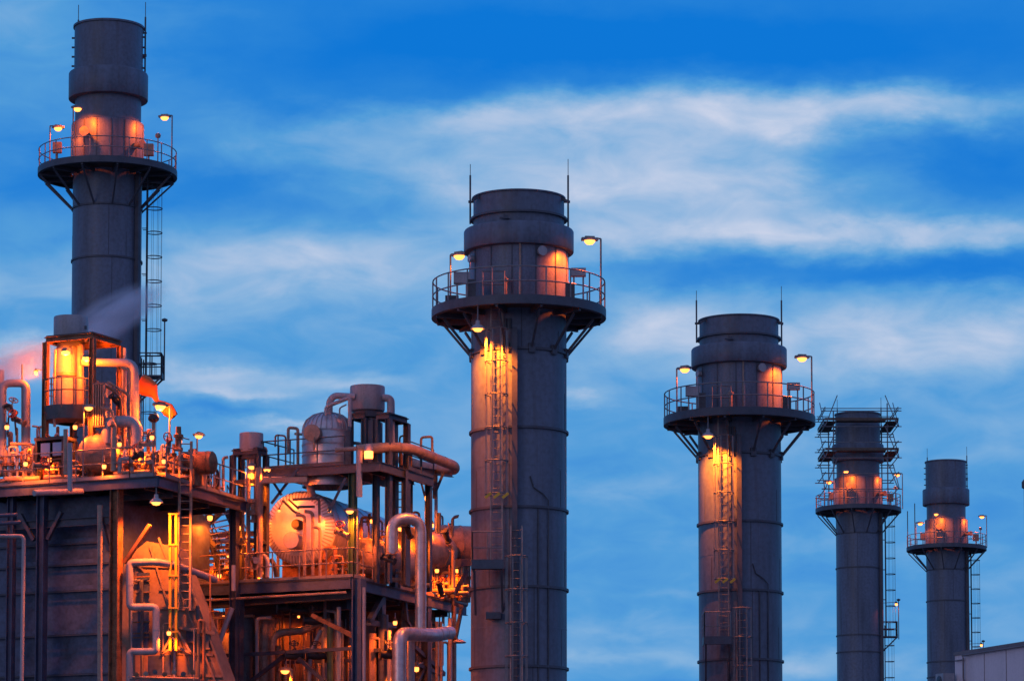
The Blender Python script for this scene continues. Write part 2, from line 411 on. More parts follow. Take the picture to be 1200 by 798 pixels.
def plate_seams(t, c, zs):
    rs = random.Random(int(c.y))
    for i, (za, zb) in enumerate(zip(zs[:-1], zs[1:])):
        for k in range(3):
            a = math.radians(-170+rs.uniform(0, 45)+55*k); zm = za if k % 2 else (za+zb)/2
            MB().box(c+Vector((1.8*math.cos(a), 1.8*math.sin(a), (zm+zb)/2)), (.035, .014, zm-zb-.1), (-math.sin(a), math.cos(a), 0)).build('plate_seam', 'stackd', t)
def stack_front_ladder(cx, Y, zoff, label, lamps, A0=127.5):
    """the two large stacks with a ladder on the face"""
    z = lambda py: Zat(py, A0)+zoff
    zd = z(368); c = Vector((cx, Y, 0)); t = root('exhaust_stack', c, label, 'chimney stack', SG)
    V = lambda x, y, zz: Vector((cx+x, Y+y, zz))
    pr = [(1.80, 0), (1.80, z(368)-.4), (1.80, z(350))]
    MB().lathe(c, pr, 72).build('shaft', 'stack', t, origin=c)
    MB().lathe(c, [(1.86, zd+.02), (1.86, z(296)), (1.80, z(294))], 72).build('cladding', 'clad', t)
    m = MB()
    for a in (0, 33, 64, 92, 121, 150, 180, 208, 236, 262, 290, 318, 345):
        q = V(1.87*math.cos(math.radians(a)), 1.87*math.sin(math.radians(a)), 0)
        if Y+0 and math.sin(math.radians(a)) < .5: m.box(q+Vector((0, 0, (zd+z(297))/2)), (.05, .02, z(297)-zd-.05), (-math.sin(math.radians(a)), math.cos(math.radians(a)), 0))
    m.build('cladding_seams', 'stackd', t)
    MB().lathe(c, [(1.7, z(297)-.02), (2.06, z(297)), (2.08, z(296)), (2.08, z(273)), (2.05, z(271.5)), (1.74, z(270.5))], 72).build('collar', 'stack', t)
    MB().lathe(c, [(1.72, z(271)), (1.72, z(235)), (1.78, z(234.5)), (1.78, z(233)), (1.66, z(233)), (1.66, z(271))], 72).build('outlet', 'stack', t)
    MB().lathe(c, [(1.725, z(259.5)), (1.84, z(259.5)), (1.84, z(257.2)), (1.725, z(257.2))], 72).build('flange', 'stackd', t)
    rings = [417, 508, 600, 692, 784]
    zz = [z(p) for p in rings]; st = zz[3]-zz[4]
    while zz[-1]-st > .5: zz.append(zz[-1]-st)
    for q in zz: MB().lathe(c, [(1.80, q-.05), (1.88, q-.05), (1.88, q+.04), (1.80, q+.04)], 64).build('stiffener_ring', 'stackd', t)
    m = MB()
    for py in (552, 738): q = z(py); m.lathe(c, [(1.80, q-.01), (1.806, q-.01), (1.806, q+.01), (1.80, q+.01)], 64)
    m.build('weld_bead', 'stack', t)
    plate_seams(t, c, [z(368)]+zz)
    # platform
    circ_deck(t, c, 1.86, 3.27, zd, .20)
    rail_m = ring_rail((cx, Y), 3.25, zd, 1.2, 20); rail_m.build('railing', 'rail', t)
    zb = z(417)
    for i in range(12):
        a = math.radians(15+30*i); d = Vector((math.cos(a), math.sin(a), 0)); m = MB()
        m.bar(c+d*1.84+Vector((0, 0, zb)), c+d*2.9+Vector((0, 0, zd-.34)), .07, .09)
        m.bar(c+d*1.84+Vector((0, 0, zd-.20)), c+d*3.2+Vector((0, 0, zd-.20)), .09, .19)
        m.box(c+d*1.86+Vector((0, 0, zb)), (.10, .25, .35), d)
        m.build('bracket', 'stackd', t)
    # items on the deck
    m = MB(); m.box(V(-2.12, -1.9, zd+1.0), (.62, .3, .42)); m.bar(V(-2.3, -1.9, zd), V(-2.3, -1.9, zd+.8), .05); m.bar(V(-1.95, -1.9, zd), V(-1.95, -1.9, zd+.8), .05); m.build('instrument_cabinet', 'grey', t)
    m = MB(); m.box(V(2.22, -1.7, zd+1.25), (.55, .3, .3)); m.bar(V(2.05, -1.7, zd), V(2.05, -1.7, zd+1.1), .05); m.bar(V(2.4, -1.7, zd), V(2.4, -1.7, zd+1.1), .05); m.build('instrument_cabinet', 'grey', t)
    MB().box(V(-1.75, -2.3, zd+.45), (.3, .35, .8)).build('junction_box', 'raild', t); MB().box(V(-2.5, -1.5, zd+.25), (.5, .3, .3)).build('junction_box', 'raild', t)
    m = MB(); m.box(V(1.9, -2.1, zd+.4), (.35, .3, .7)); m.build('junction_box', 'raild', t)
    m = MB(); m.tube([V(-.52, -2.25, zd), V(-.52, -2.25, zd+.95), V(-.52, -1.8, zd+.95)], .08, 10, .15); m.lathe(V(-.52, -2.25, zd+.86), [(.13, -.05), (.13, .05)], 12); m.build('sampling_port', 'pipe', t)
    m = MB(); m.tube([V(.05, -1.93, zd+.02), V(.05, -1.93, z(296))], .04, 8); m.build('conduit', 'pipe', t)
    for ax, zz_, r in ((.82, z(305), .15), (-1.72, z(308), .12)):
        ang = math.acos(ax/1.87); d = Vector((math.cos(ang), -math.sin(ang), 0)); MB().lathe(c+d*1.84+Vector((0, 0, zz_)), [(r, 0), (r, .14), (r*1.25, .14), (r*1.25, .2), (0, .2)], 16, axis=d).build('test_port', 'grey', t)
    # inner gate frame in the railing
    m = MB()
    for k, x in ((0, -1.35), (1, -.55)): m.tube([V(x, -2.75, zd), V(x, -2.75, zd+1.1)], .03, 6)
    for h in (1.1, .6): m.tube([V(-1.35, -2.75, zd+h), V(-.55, -2.75, zd+h)], .03, 6)
    m.build('gate', 'rail', t)
    # outlet details
    for x, y in ((-1.55, -.85), (1.66, -.55)): MB().bar(V(x*.95, y, z(236)), V(x*1.13, y*1.1, z(241)), .12, .1).build('lifting_lug', 'stackd', t)
    m = MB(); m.box(V(-.55, -1.78, z(267)), (.35, .12, .05)); m.box(V(-.55, -1.80, z(265)), (.06, .05, .2)); m.build('lifting_lug', 'stackd', t)
    for x, pt, pb in ((-1.84, 192, 262), (1.87, 186, 268)):
        m = MB(); m.tube([V(x, .1, z(pb)), V(x, .1, z(205))], .035, 6); m.tube([V(x, .1, z(205)), V(x, .1, z(pt))], .014, 5)
        m.tube([V(x*.9, .1, z(236)), V(x*1.04, .1, z(236))], .05, 6); m.tube([V(x*.9, .1, z(256)), V(x, .1, z(256))], .03, 6); m.build('lightning_rod', 'raild', t)
    # ladders on the face
    zt = zd+.2; zbot = z(668)
    m = MB(); m.box(V(-.16, -1.98, (z(395)+z(800))/2), (.20, .34, z(395)-z(800))); m.box(V(-.16, -1.98, z(800)/2), (.20, .34, z(800)-.01)); m.build('cable_duct', 'stackd', t)
    lx = -.83; ly = -1.62-.28
    caged_ladder(t, (cx+lx, Y+ly), zbot, zt, (0, -1), 'rail', z(588), hoop=(z(398)-z(588))/5)
    m = MB()
    for k in range(3): m.bar(V(lx-.42+.32*k, ly-.8, z(594)), V(lx-.2+.32*k, ly-.8, z(588.5)), .10, .02, up=(0, -1, 0))
    m.build('hazard_stripes', 'yellow', t)
    zr = z(672)
    m = MB(); m.box(V(-1.15, -2.3, zr), (1.15, 1.1, .08)); m.box(V(-1.15, -2.86, zr+.05), (1.17, .03, .34)); m.box(V(-1.74, -2.3, zr+.05), (.03, 1.1, .34)); m.build('rest_platform', 'stackd', t)
    m = MB()
    for x in (-1.65, -.65): m.bar(V(x, -2.7, zr-.05), V(x+.05, -1.6, zr-1.7), .08, .08)
    m.box(V(-.95, -1.75, zr-1.75), (.55, .4, .25)); m.build('rest_platform_bracket', 'stackd', t)
    rail([(cx-1.72, Y-1.5), (cx-1.72, Y-2.84), (cx-.6, Y-2.84)], zr, 1.25, 'rail', t, .5, toe=False)
    caged_ladder(t, (cx-.09, Y-2.24), 0.1, z(624), (0, -1), 'rail', 2.2, hoop=1.23, R=.40)
    m = MB(); m.tube([V(.72, -1.68, z(600)), V(.72, -1.68, .2)], .03, 6); m.tube([V(1.1, -1.47, z(640)), V(1.1, -1.47, .2)], .03, 6)
    m.tube([V(.42, -1.78, z(565)), V(.55, -1.75, z(578)), V(.9, -1.62, z(585)), V(1.1, -1.50, z(592)), V(1.1, -1.47, z(640))], .025, 6)
    m.tube([V(-.5, -1.80, zd-.5), V(-.5, -1.80, z(395))], .05, 6); m.tube([V(-.33, -1.83, zd-.5), V(-.33, -1.83, z(395))], .05, 6); m.build('conduit', 'raild', t)
    # lamps
    la, lb, lc = lamps
    a = math.radians(-17); pb = V(3.22*math.cos(a), 3.22*math.sin(a), zd)
    cobra(V(2.66, -1.0, z(289)), pb, la, 1500, spot=108, aim=(-.62, .05, -1.15))
    cobra(V(-2.28, 1.7, z(290)), V(-2.62, 1.95, zd), lb, 110)
    t2 = bell(V(-1.52, -2.75, z(401)), zd-.1, lc, 3900, spot=108, aim=(.22, .60, -1.15), col=(1, .185, .008))
    return t

Y2 = 127.5
X2 = Xat(608, Y2, 20)
stack_front_ladder(X2, Y2, 0, 'widest grey exhaust stack, mid picture, caged ladder down its face', (
    'orange lamp on tall pole at right rim of the middle stack platform',
    'orange lamp on short pole at left rim of the middle stack platform',
    'bell lamp hung under the middle stack platform, lighting its ladder'))
Y3 = 147.2
X3 = Xat(867, Y3, 20)
stack_front_ladder(X3, Y3, Zat(503, Y3)-Zat(374, 127.5)+.16, 'grey exhaust stack with front ladder, between the widest and the scaffolded one', (
    'orange lamp on tall pole at right rim of the second front-ladder stack',
    'orange lamp on short pole at left rim of the second front-ladder stack',
    'bell lamp hung under the platform of the second front-ladder stack'))

def stack_side_ladder(pxc, Y, pyd, label, lamps, top=True, rest=10.8, rest_lamp=False, rest_lamp_label=None, pw=1.0, mast=False, R1=3.6):
    """the slimmer-looking stacks with the ladder up the right side; pyd = deck height in the photo"""
    zd = Zat(pyd, Y); cx = Xat(pxc, Y, zd-10); c = Vector((cx, Y, 0))
    t = root('exhaust_stack', c, label, 'chimney stack', SG); V = lambda x, y, zz: Vector((cx+x, Y+y, zz))
    MB().lathe(c, [(1.80, 0), (1.80, zd-.3), (1.80, zd+.05)], 72).build('shaft', 'stack', t, origin=c)
    MB().lathe(c, [(1.88, zd+.02), (1.88, zd+2.55), (1.76, zd+2.62)], 72).build('cladding', 'clad', t)
    m = MB()
    for a in range(190, 352, 23):
        a = math.radians(a); m.box(V(1.89*math.cos(a), 1.89*math.sin(a), zd+1.3), (.05, .02, 2.4), (-math.sin(a), math.cos(a), 0))
    m.build('cladding_seams', 'stackd', t)
    MB().lathe(c, [(1.72, zd+2.6), (1.72, zd+4.0)], 72).build('neck', 'stack', t)
    MB().lathe(c, [(1.7, zd+3.85), (2.05, zd+3.87), (2.07, zd+3.9), (2.07, zd+5.2), (2.04, zd+5.26), (1.8, zd+5.32)], 72).build('collar', 'stack', t)
    MB().lathe(c, [(1.79, zd+5.2), (1.79, zd+7.66), (1.86, zd+7.68), (1.86, zd+7.78), (1.7, zd+7.78), (1.7, zd+5.2)], 72).build('outlet', 'stack', t)
    for q in [zd-1.95]+[zd-4.7-5.4*i for i in range(9)]+[zd-4.7-5.4-1.35]:
        if q > .5: MB().lathe(c, [(1.80, q-.05), (1.865, q-.05), (1.865, q+.04), (1.80, q+.04)], 64).build('stiffener_ring', 'stackd', t)
    plate_seams(t, c, [zd-1.95]+[zd-4.7-5.4*i for i in range(8)])
    circ_deck(t, c, 1.88, R1, zd, .20)
    ring_rail((cx, Y), R1-.02, zd, 1.15, 22).build('railing', 'rail', t)
    for i in range(12):
        a = math.radians(15+30*i); d = Vector((math.cos(a), math.sin(a), 0)); m = MB()
        m.bar(c+d*1.84+Vector((0, 0, zd-1.95)), c+d*(R1-.12)+Vector((0, 0, zd-.34)), .08, .09)
        m.bar(c+d*1.84+Vector((0, 0, zd-.20)), c+d*(R1-.06)+Vector((0, 0, zd-.20)), .09, .19); m.build('bracket', 'stackd', t)
    # deck equipment
    m = MB(); m.box(V(-2.35, -2.2, zd+.85), (.45, .3, .55)); m.bar(V(-2.35, -2.2, zd), V(-2.35, -2.2, zd+.6), .06); m.build('instrument_cabinet', 'pipe', t)
    m = MB(); m.box(V(2.35, -1.9, zd+.8), (.5, .35, .6)); m.bar(V(2.35, -1.9, zd), V(2.35, -1.9, zd+.5), .06); m.build('instrument_cabinet', 'pipe', t)
    m = MB(); m.tube([V(-.95, -1.8, zd+1.7), V(-.95, -2.3, zd+1.7)], .19, 14); m.tube([V(-.95, -2.3, zd+1.7), V(-.95, -2.36, zd+1.7)], .25, 14); m.build('test_port', 'pipe', t)
    m = MB(); m.tube([V(1.5, -1.1, zd+1.2), V(1.95, -1.5, zd+1.2)], .16, 12); m.tube([V(1.95, -1.5, zd+1.2), V(2.0, -1.55, zd+1.2)], .22, 12); m.build('test_port', 'pipe', t)
    m = MB(); m.tube([V(2.8, -1.7, zd), V(2.8, -1.7, zd+1.5)], .03, 6); m.lathe(V(2.8, -1.7, zd+1.6), [(0, -.14), (.12, -.1), (.15, 0), (.12, .1), (0, .14)], 12); m.build('sampling_probe', 'pipe', t)
    m = MB(); m.box(V(1.7, -.95, (zd-.3)/2+.2), (.2, .24, zd-.5), (.5, .86, 0)); m.build('cable_duct', 'stackd', t)
    # lightning rods, cleats
    for x, dz0, dz1 in ((-1.62, 7.0, 9.0), (1.9, 5.3, 9.15)):
        m = MB(); m.tube([V(x, .1, zd+dz0), V(x, .1, zd+dz1-.8)], .045, 6); m.tube([V(x, .1, zd+dz1-.8), V(x, .1, zd+dz1)], .02, 5)
        m.box(V(x*.96, .1, zd+6.3), (.3, .12, .12)); m.box(V(x*.96, .1, zd+7.5), (.3, .1, .08)); m.build('lightning_rod', 'raild', t)
    for k in range(4): MB().box(V(-1.85, 0, zd+5.7+.5*k), (.18, .1, .08)).build('lifting_lug', 'stackd', t); MB().box(V(1.85, 0, zd+5.6+.55*k), (.2, .1, .08)).build('lifting_lug', 'stackd', t)
    # side ladder
    zr = zd-rest
    caged_ladder(t, (cx+2.12, Y-.25), zr, zd+.1, (1, 0), 'raild', zr+1.2, hoop=1.28, R=.42, tr=.03)
    m = MB(); m.box(V(2.35, -.25, zr), (1.25, 1.0, .09)); m.box(V(2.98, -.25, zr+.05), (.04, 1.0, .3)); m.build('rest_platform', 'stackd', t)
    m = MB(); m.bar(V(2.95, -.65, zr-.05), V(1.75, -.65, zr-1.25), .09); m.bar(V(2.95, .15, zr-.05), V(1.75, .15, zr-1.25), .09); m.build('rest_platform_bracket', 'stackd', t)
    rail([(cx+1.8, Y-.74), (cx+2.96, Y-.74), (cx+2.96, Y+.24), (cx+1.8, Y+.24)], zr, 1.2, 'raild', t, .5, r=.03, toe=False)
    m = MB(); m.tube([V(3.1, -.5, zr-.2), V(3.1, -.5, zr+2.9)], .035, 6); m.lathe(V(3.1, -.5, zr+2.95), [(0, -.1), (.14, -.05), (.16, .05), (0, .12)], 10); m.build('signal_post', 'raild', t)
    caged_ladder(t, (cx+1.98, Y-.6), .2, zr+.9, (1, -.15), 'raild', 2.0, hoop=1.28, R=.38, tr=.028)
    if mast:
        m = MB(); m.tube([V(-3.5, -.6, zd), V(-3.5, -.6, zd+3.3)], .04, 6); m.tube([V(-2.75, .3, zd), V(-2.75, .3, zd+4.1)], .04, 6); m.build('mast', 'raild', t)
    la, lb, lc = lamps
    zf = zd+3.2
    cobra(V(-1.25, -2.75, zd+2.75), V(-1.45, -2.9, zd), la, 620*pw, spot=135, aim=(.2, .7, -1))
    cobra(V(-2.45, -1.2, zd+2.1), V(-2.85, -1.35, zd), lb, 200*pw)
    cobra(V(3.05, -.85, zd+2.75), V(3.45, -.95, zd), lc, 600*pw, spot=130, aim=(-.7, .1, -1))
    if rest_lamp: bulk(V(2.9, -.7, zr+2.6), V(1.8, -.5, zr+2.7), rest_lamp_label, 60, s=1.3)
    return c, zd

c1, zd1 = stack_side_ladder(124, 176, 203.5, 'tallest grey exhaust stack at the left, rising behind the steaming boiler deck', (
    'orange lamp before the chimney wall on the tall left stack platform',
    'orange lamp at the left rim of the tall left stack platform',
    'orange lamp on a pole at the right rim of the tall left stack platform'))
c4, zd4 = stack_side_ladder(1007, 272, 598, 'distant grey exhaust stack wrapped in scaffolding at its top', (
    'orange lamp inside the scaffolding, before the wall of the scaffolded stack',
    'orange lamp at the left rim of the scaffolded stack platform',
    'orange lamp at the right rim of the scaffolded stack platform'), rest=10.2, rest_lamp=True, rest_lamp_label='small lamp above the ladder rest platform of the scaffolded stack', pw=1.0, R1=3.4)
c5, zd5 = stack_side_ladder(1110.5, 301, 643, 'farthest and smallest looking exhaust stack at the right, no scaffolding', (
    'orange lamp before the wall on the smallest right stack platform',
    'orange lamp at the left rim of the smallest right stack platform',
    'orange lamp on a pole at the right rim of the smallest right stack platform'), rest=11.2, rest_lamp=True, rest_lamp_label='small lamp on the ladder of the farthest stack, just above the pink building', pw=1.0, mast=True, R1=3.5)

# scaffolding round stack 4
def scaffold():
    t = root('scaffolding', (c4.x, c4.y, zd4), 'tube scaffolding with two plank decks wrapped round the top of a distant stack', 'scaffolding')
    H = 8.6; lev = [0.1+1.25*k for k in range(7)]+[7.8]
    outer = [(i, j) for i in (-2.9, -1.05, 1.05, 2.9) for j in (-2.9, -1.05, 1.05, 2.9) if abs(i) > 3 or abs(j) > 3]
    inner = [(i*2.15, j*2.15) for i in (-1, 1) for j in (-1, 1)]
    for (i, j) in outer+inner:
        h = H+random.uniform(-1.5, .4)
        MB().tube([(c4.x+i, c4.y+j, zd4+.05), (c4.x+i, c4.y+j, zd4+h)], .05, 6).build('standard', 'rail', t)
    for z in lev[1:]:
        m = MB(); e = 2.9
        for s in (-1, 1):
            m.tube([(c4.x-e-.3, c4.y+s*e, zd4+z), (c4.x+e+.3, c4.y+s*e, zd4+z)], .038, 6)
            m.tube([(c4.x+s*e, c4.y-e-.3, zd4+z+.06), (c4.x+s*e, c4.y+e+.3, zd4+z+.06)], .038, 6)
            m.tube([(c4.x-e-.2, c4.y+s*2.15, zd4+z+.12), (c4.x-2.0, c4.y+s*2.15, zd4+z+.12)], .038, 6); m.tube([(c4.x+2.0, c4.y+s*2.15, zd4+z+.12), (c4.x+e+.2, c4.y+s*2.15, zd4+z+.12)], .038, 6)
        m.build('ledger', 'rail', t)
    for z in (4.35, 6.75):
        m = MB()
        for s in (-1, 1):
            for k in range(4):
                m.box((c4.x+s*(2.12+.24*k), c4.y, zd4+z+.004*k), (.22, 5.9, .06)); m.box((c4.x, c4.y+s*(2.12+.24*k), zd4+z+.07+.004*k), (3.9, .22, .06))
        m.build('plank_deck', 'plank', t)
        rr = MB(); rr.box((c4.x, c4.y-2.95, zd4+z+.2), (5.8, .04, .2)); rr.box((c4.x-2.95, c4.y, zd4+z+.2), (.04, 5.8, .2)); rr.box((c4.x+2.95, c4.y, zd4+z+.2), (.04, 5.8, .2)); rr.build('toe_board', 'plank', t)
    for s in (-1, 1):
        for k in range(3):
            z = lev[1+2*k]; MB().tube([(c4.x+s*2.9, c4.y-2.95, zd4+z), (c4.x+s*1.9, c4.y-2.95, zd4+z+2.5)], .038, 6).build('brace', 'rail', t)
            MB().tube([(c4.x+s*2.95, c4.y-3.1, zd4+z), (c4.x+s*2.95, c4.y+1.0, zd4+z+2.5)], .038, 6).build('brace', 'rail', t)
scaffold()

# ------------------------------------------------------------------ building at lower right
def pink_building():
    a = W(1119, 766, 240); zt = a.z; b = Vector((Xat(1240, Yat(747, zt), zt), Yat(747, zt), 0)); a0 = Vector((a.x, a.y, 0)); d = (b-a0).normalized(); nrm = Vector((-d.y, d.x, 0))
    if nrm.y < 0: nrm = -nrm
    b = a0+d*30
    t = root('flat_roofed_building', a0, 'plain pinkish flat roofed building at the lower right corner', 'building')
    MB().prism([a0, b, b+nrm*14, a0+nrm*14], 0, zt-.12).build('wall', 'wall', t)
    MB().prism([a0-d*.08-nrm*.08, b-nrm*.08, b+nrm*14, a0+nrm*14-d*.08], zt-.12, zt+.12).build('roof', 'trim', t)
    q = a0+d*1.15-nrm*.01; MB().box(Vector((q.x, q.y, zt/2)), (.05, .05, zt-.4), d).build('wall_joint', 'trim', t)
    for k in range(1, 5): q = a0+d*(1.15+3.0*k)-nrm*.01; MB().box(Vector((q.x, q.y, zt/2)), (.04, .03, zt-.4), d).build('wall_joint', 'trim', t)
    q = a0-nrm*.2+Vector((0, 0, zt-.22)); MB().tube([q+d*1.4, q+d*28], .07, 8).build('gutter', 'trim', t)
    q = a0+d*1.45-nrm*.16; MB().tube([Vector((q.x, q.y, zt-.35)), Vector((q.x, q.y, zt-1.9)), Vector((q.x, q.y, zt-2.3))+d*.4, Vector((q.x, q.y, 1))+d*.4], .06, 8, .2).build('downpipe', 'trim', t)
    q = a0+d*.25-nrm*.1; MB().tube([Vector((q.x, q.y, zt-.5)), Vector((q.x, q.y, zt-.5))+d*1.1], .05, 6).build('conduit', 'trim', t)
    ca = a0-d*.2-nrm*.7+Vector((0, 0, zt-2.4))
    u = root('air_conditioner', ca, 'pale boxy air conditioner on the corner of the pinkish building', 'air conditioner')
    MB().box(ca+Vector((0, 0, .5)), (1.1, .9, 1.0), d).build('casing', 'grey', u)
    MB().lathe(ca-nrm*.46+Vector((0, 0, .5)), [(.34, 0), (.34, .03), (.3, .05), (0, .05)], 20, axis=-nrm).build('fan_grille', 'raild', u)
    MB().bar(ca+d*.2+Vector((0, 0, -.04)), ca+d*.2+nrm*.7+Vector((0, 0, -.04)), .8, .07).build('shelf', 'trim', u)
    qq = Vector((Xat(1201.3, 239.5, zt+8), 239.5, 0)); t = root('roof_mast', (qq.x, qq.y, zt), 'thin dark mast with a small sensor head at the right edge', 'mast')
    MB().tube([Vector((qq.x, qq.y, zt+.1)), Vector((qq.x, qq.y, Zat(566, qq.y)))], .05, 6).build('pole', 'raild', t)
    MB().lathe(Vector((qq.x, qq.y, Zat(573, qq.y))), [(.06, 0), (.2, .1), (.2, .5), (.05, .7)], 10).build('sensor_head', 'raild', t)
pink_building()

# ------------------------------------------------------------------ the two process decks on the left
def on_line(A, B, px, Z):
    k = (px-600)/F; d = B-A
    # A.x + t d.x = k*((A.y+t d.y)*CT + (Z-CZ)*ST)
    t = (k*(A.y*CT+(Z-CZ)*ST)-A.x)/(d.x-k*d.y*CT)
    return A+d*t
E2 = Vector((.43, .90, 0)).normalized()          # into the plant
E1 = Vector((.90, -.43, 0)).normalized()         # along the front faces, to the right
def pt(px, py, Z):                               # the point at pixel px,py at height Z
    y = Yat(py, Z); return Vector((Xat(px, y, Z), y, 0))
def up(v, z): return Vector((v.x, v.y, z))

PG = 'process pipes of the plant'
def pipe(label, pts, r, mat='alu', bands=True, fil=None, name='pipe', group=PG, n=14, cat='pipe'):
    """pts are (px, py, Y); r in metres"""
    w = [W(*p) for p in pts]; m = MB(); m.tube(w, r, n, fil if fil is not None else r*2.6)
    if bands:
        for a, b in zip(w[:-1], w[1:]):
            L = (b-a).length; k = int(L/1.1)
            for j in range(1, k+1):
                q = a+(b-a)*(j/(k+1)); d = (b-a).normalized()*.03; m.tube([q-d, q+d], r*1.05, n)
    return tag(m.build(name, mat), label, cat, group)
def vcyl(name, label, cat, px, py0, py1, Y, r, mat, prof=None, group=None, n=36):
    a = W(px, py1, Y); z1 = Zat(py0, Y); t = root(name, a, label, cat, group)
    H = z1-a.z
    MB().lathe(a, prof(r, H) if prof else [(0, 0), (r, 0), (r, H), (0, H)], n).build('shell', mat, t)
    return t, a, H
VG = 'hand valves on the pipework'
def valve(p, d, r, label, wheel=(0, 0, 1), mat='red', body='black', L=.3):
    """gate valve at p on a pipe along d"""
    p = Vector(p); d = Vector(d).normalized(); w = Vector(wheel).normalized(); t = root('valve', p, label, 'valve', VG)
    m = MB(); m.tube([p-d*L, p-d*(L-.05), p-d*(L-.051), p-d*.06, p+d*.06, p+d*(L-.051), p+d*(L-.05), p+d*L], [r*1.9, r*1.9, r*1.1, r*1.5, r*1.5, r*1.1, r*1.9, r*1.9], 12)
    m.tube([p, p+w*(r*2.6)], [r*1.2, r*.8], 10); m.build('valve_body', body, t)
    st = MB().tube([p+w*r*2.4, p+w*(r*2.4+.35)], .025, 6).build('stem', 'rail', t)
    q = p+w*(r*2.4+.27); ax = d; ay = w.cross(d).normalized(); m = MB(); m.torus(q, .17, .022, 16, 6, 0, 2*PI, ax, ay)
    for k in range(2): v = (ax, ay)[k]; m.tube([q-v*.17, q+v*.17], .014, 5)
    m.build('handwheel', mat, st)
    return t

def process_deck(name, label, A, C, B, back, z, th, cols, zc0=0, under=2.6, matb='steelb'):
    """steel deck with front edge A-C and side edge C-B; back = depth behind"""
    t = root(name, up(C, 0), label, 'steel platform', 'steel platforms carrying the process equipment')
    poly = [A, C, B, B-E1*3.0+E2*2, A+E2*back]
    poly = [A, C, B, B-E1*6, A+E2*back]
    MB().prism(poly, z-.06, z).build('deck', 'deck', t)
    for a, b in ((A, C), (C, B)):
        d = (b-a).normalized(); n = Vector((-d.y, d.x, 0)); MB().ibeam(up(a, z-.2)-n*-.06, up(b, z-.2)-n*-.06, .16, th).build('edge_beam', matb, t)
    # joists under the deck
    k = int((C-A).length/1.6)
    for i in range(k+1):
        q = A+(C-A)*((i+.5)/(k+1)); L = min(back*.9, 7)
        MB().ibeam(up(q+E2*.2, z-.28), up(q+E2*L, z-.28), .14, .32).build('joist', 'steel', t)
    L = (B-C).length; k = int(L/1.8)
    for i in range(1, k+1):
        q = C+(B-C)*(i/(k+1)); MB().ibeam(up(q-E1*.2, z-.45), up(q-E1*5, z-.45), .14, .3).build('joist', 'steel', t)
    for (p, w, mt) in cols:
        MB().ibeam(up(p, zc0), up(p, z-.07), w, w).build('column', mt, t)
    return t
def brace(t, a, b, w=.13, mat='steel', name='brace'): return MB().bar(a, b, w, w*.8).build(name, mat, t)

# ================= left deck (boiler top)
YL = 122.0; ZL = Zat(557, YL)
LC = up(W(186, 557, YL), 0); LA = pt(-70, 562.5, ZL); LB = pt(290, 588, ZL)
LA = LC-E1*(LC-LA).length
cL = [(on_line(LA+E2*.5, LC+E2*.5, px, ZL-6), w, m) for px, w, m in ((12, .26, 'steelb'), (48, .32, 'steelb'))]+[(on_line(LA+E2*.25, LC+E2*.25, 135, ZL-6), .36, 'rust')]
cL += [(LC+(LB-LC)*.93-E1*.3, .28, 'steel'), (LA+E2*6, .3, 'steel')]
TL = process_deck('steel_platform', 'long dark steel deck at left covered with orange lit pipework', LA, LC, LB, 9, ZL, .40, cL)
rail([LA+E2*.1, on_line(LA, LC, 150, ZL)+E2*.1, LC-E1*.3+E2*.1], ZL, 1.12, 'rail', TL, 1.25)
rail([LC+E2*.5, LB-E1*.1], ZL, 1.12, 'rail', TL, 1.2)
# second level beams under the left deck
fl = lambda px, off, z: up(on_line(LA+E2*off, LC+E2*off, px, z), z)
z2 = Zat(603, YL)
MB().ibeam(fl(-30, .6, z2), fl(142, .6, z2), .2, .3).build('beam', 'steel', TL)
for a, b in (((146, 655), (176, 612)), ((128, 640), (118, 600)), ((40, 622), (24, 590)), ((56, 622), (72, 590))) :
    za, zb = Zat(a[1], YL), Zat(b[1], YL); brace(TL, fl(a[0], .5, za), fl(b[0], .5, zb), .16, 'rust' if a[0] == 146 else 'steel')
# casing wall under the left deck
def casing(label, A, C, off, px0, px1, z0, z1, girts, cols, depth=7, name='boiler_casing', mat='casing'):
    a = on_line(A+E2*off, C+E2*off, px0, z1-3); b = on_line(A+E2*off, C+E2*off, px1, z1-3); t = root(name, up(b, 0), label, 'boiler casing')
    MB().prism([a, b, b+E2*depth, a+E2*depth], z0, z1).build('wall', mat, t)
    for gz in girts:
        MB().bar(up(a-E2*.07, gz), up(b-E2*.07, gz), .13, .16).build('girt', mat, t)
        MB().box(up((a+b)/2-E2*.16, gz-.12), ((b-a).length, .03, .05), E1).build('girt_lip', 'stackd', t)
    for px in cols:
        q = on_line(A+E2*off, C+E2*off, px, z1-4)-E2*.12; MB().ibeam(up(q, z0), up(q, z1), .22, .2).build('stiffener', mat, t)
    return t, a, b
gz = [Zat(p, YL+1.5) for p in (628, 653, 684, 736, 783)]+[Zat(783, YL+1.5)-1.6*k for k in range(1, 9)]
casing('dark blue grey boiler casing with horizontal ribs under the left deck', LA, LC, 1.3, -80, 131, .2, ZL-.4, gz, ())
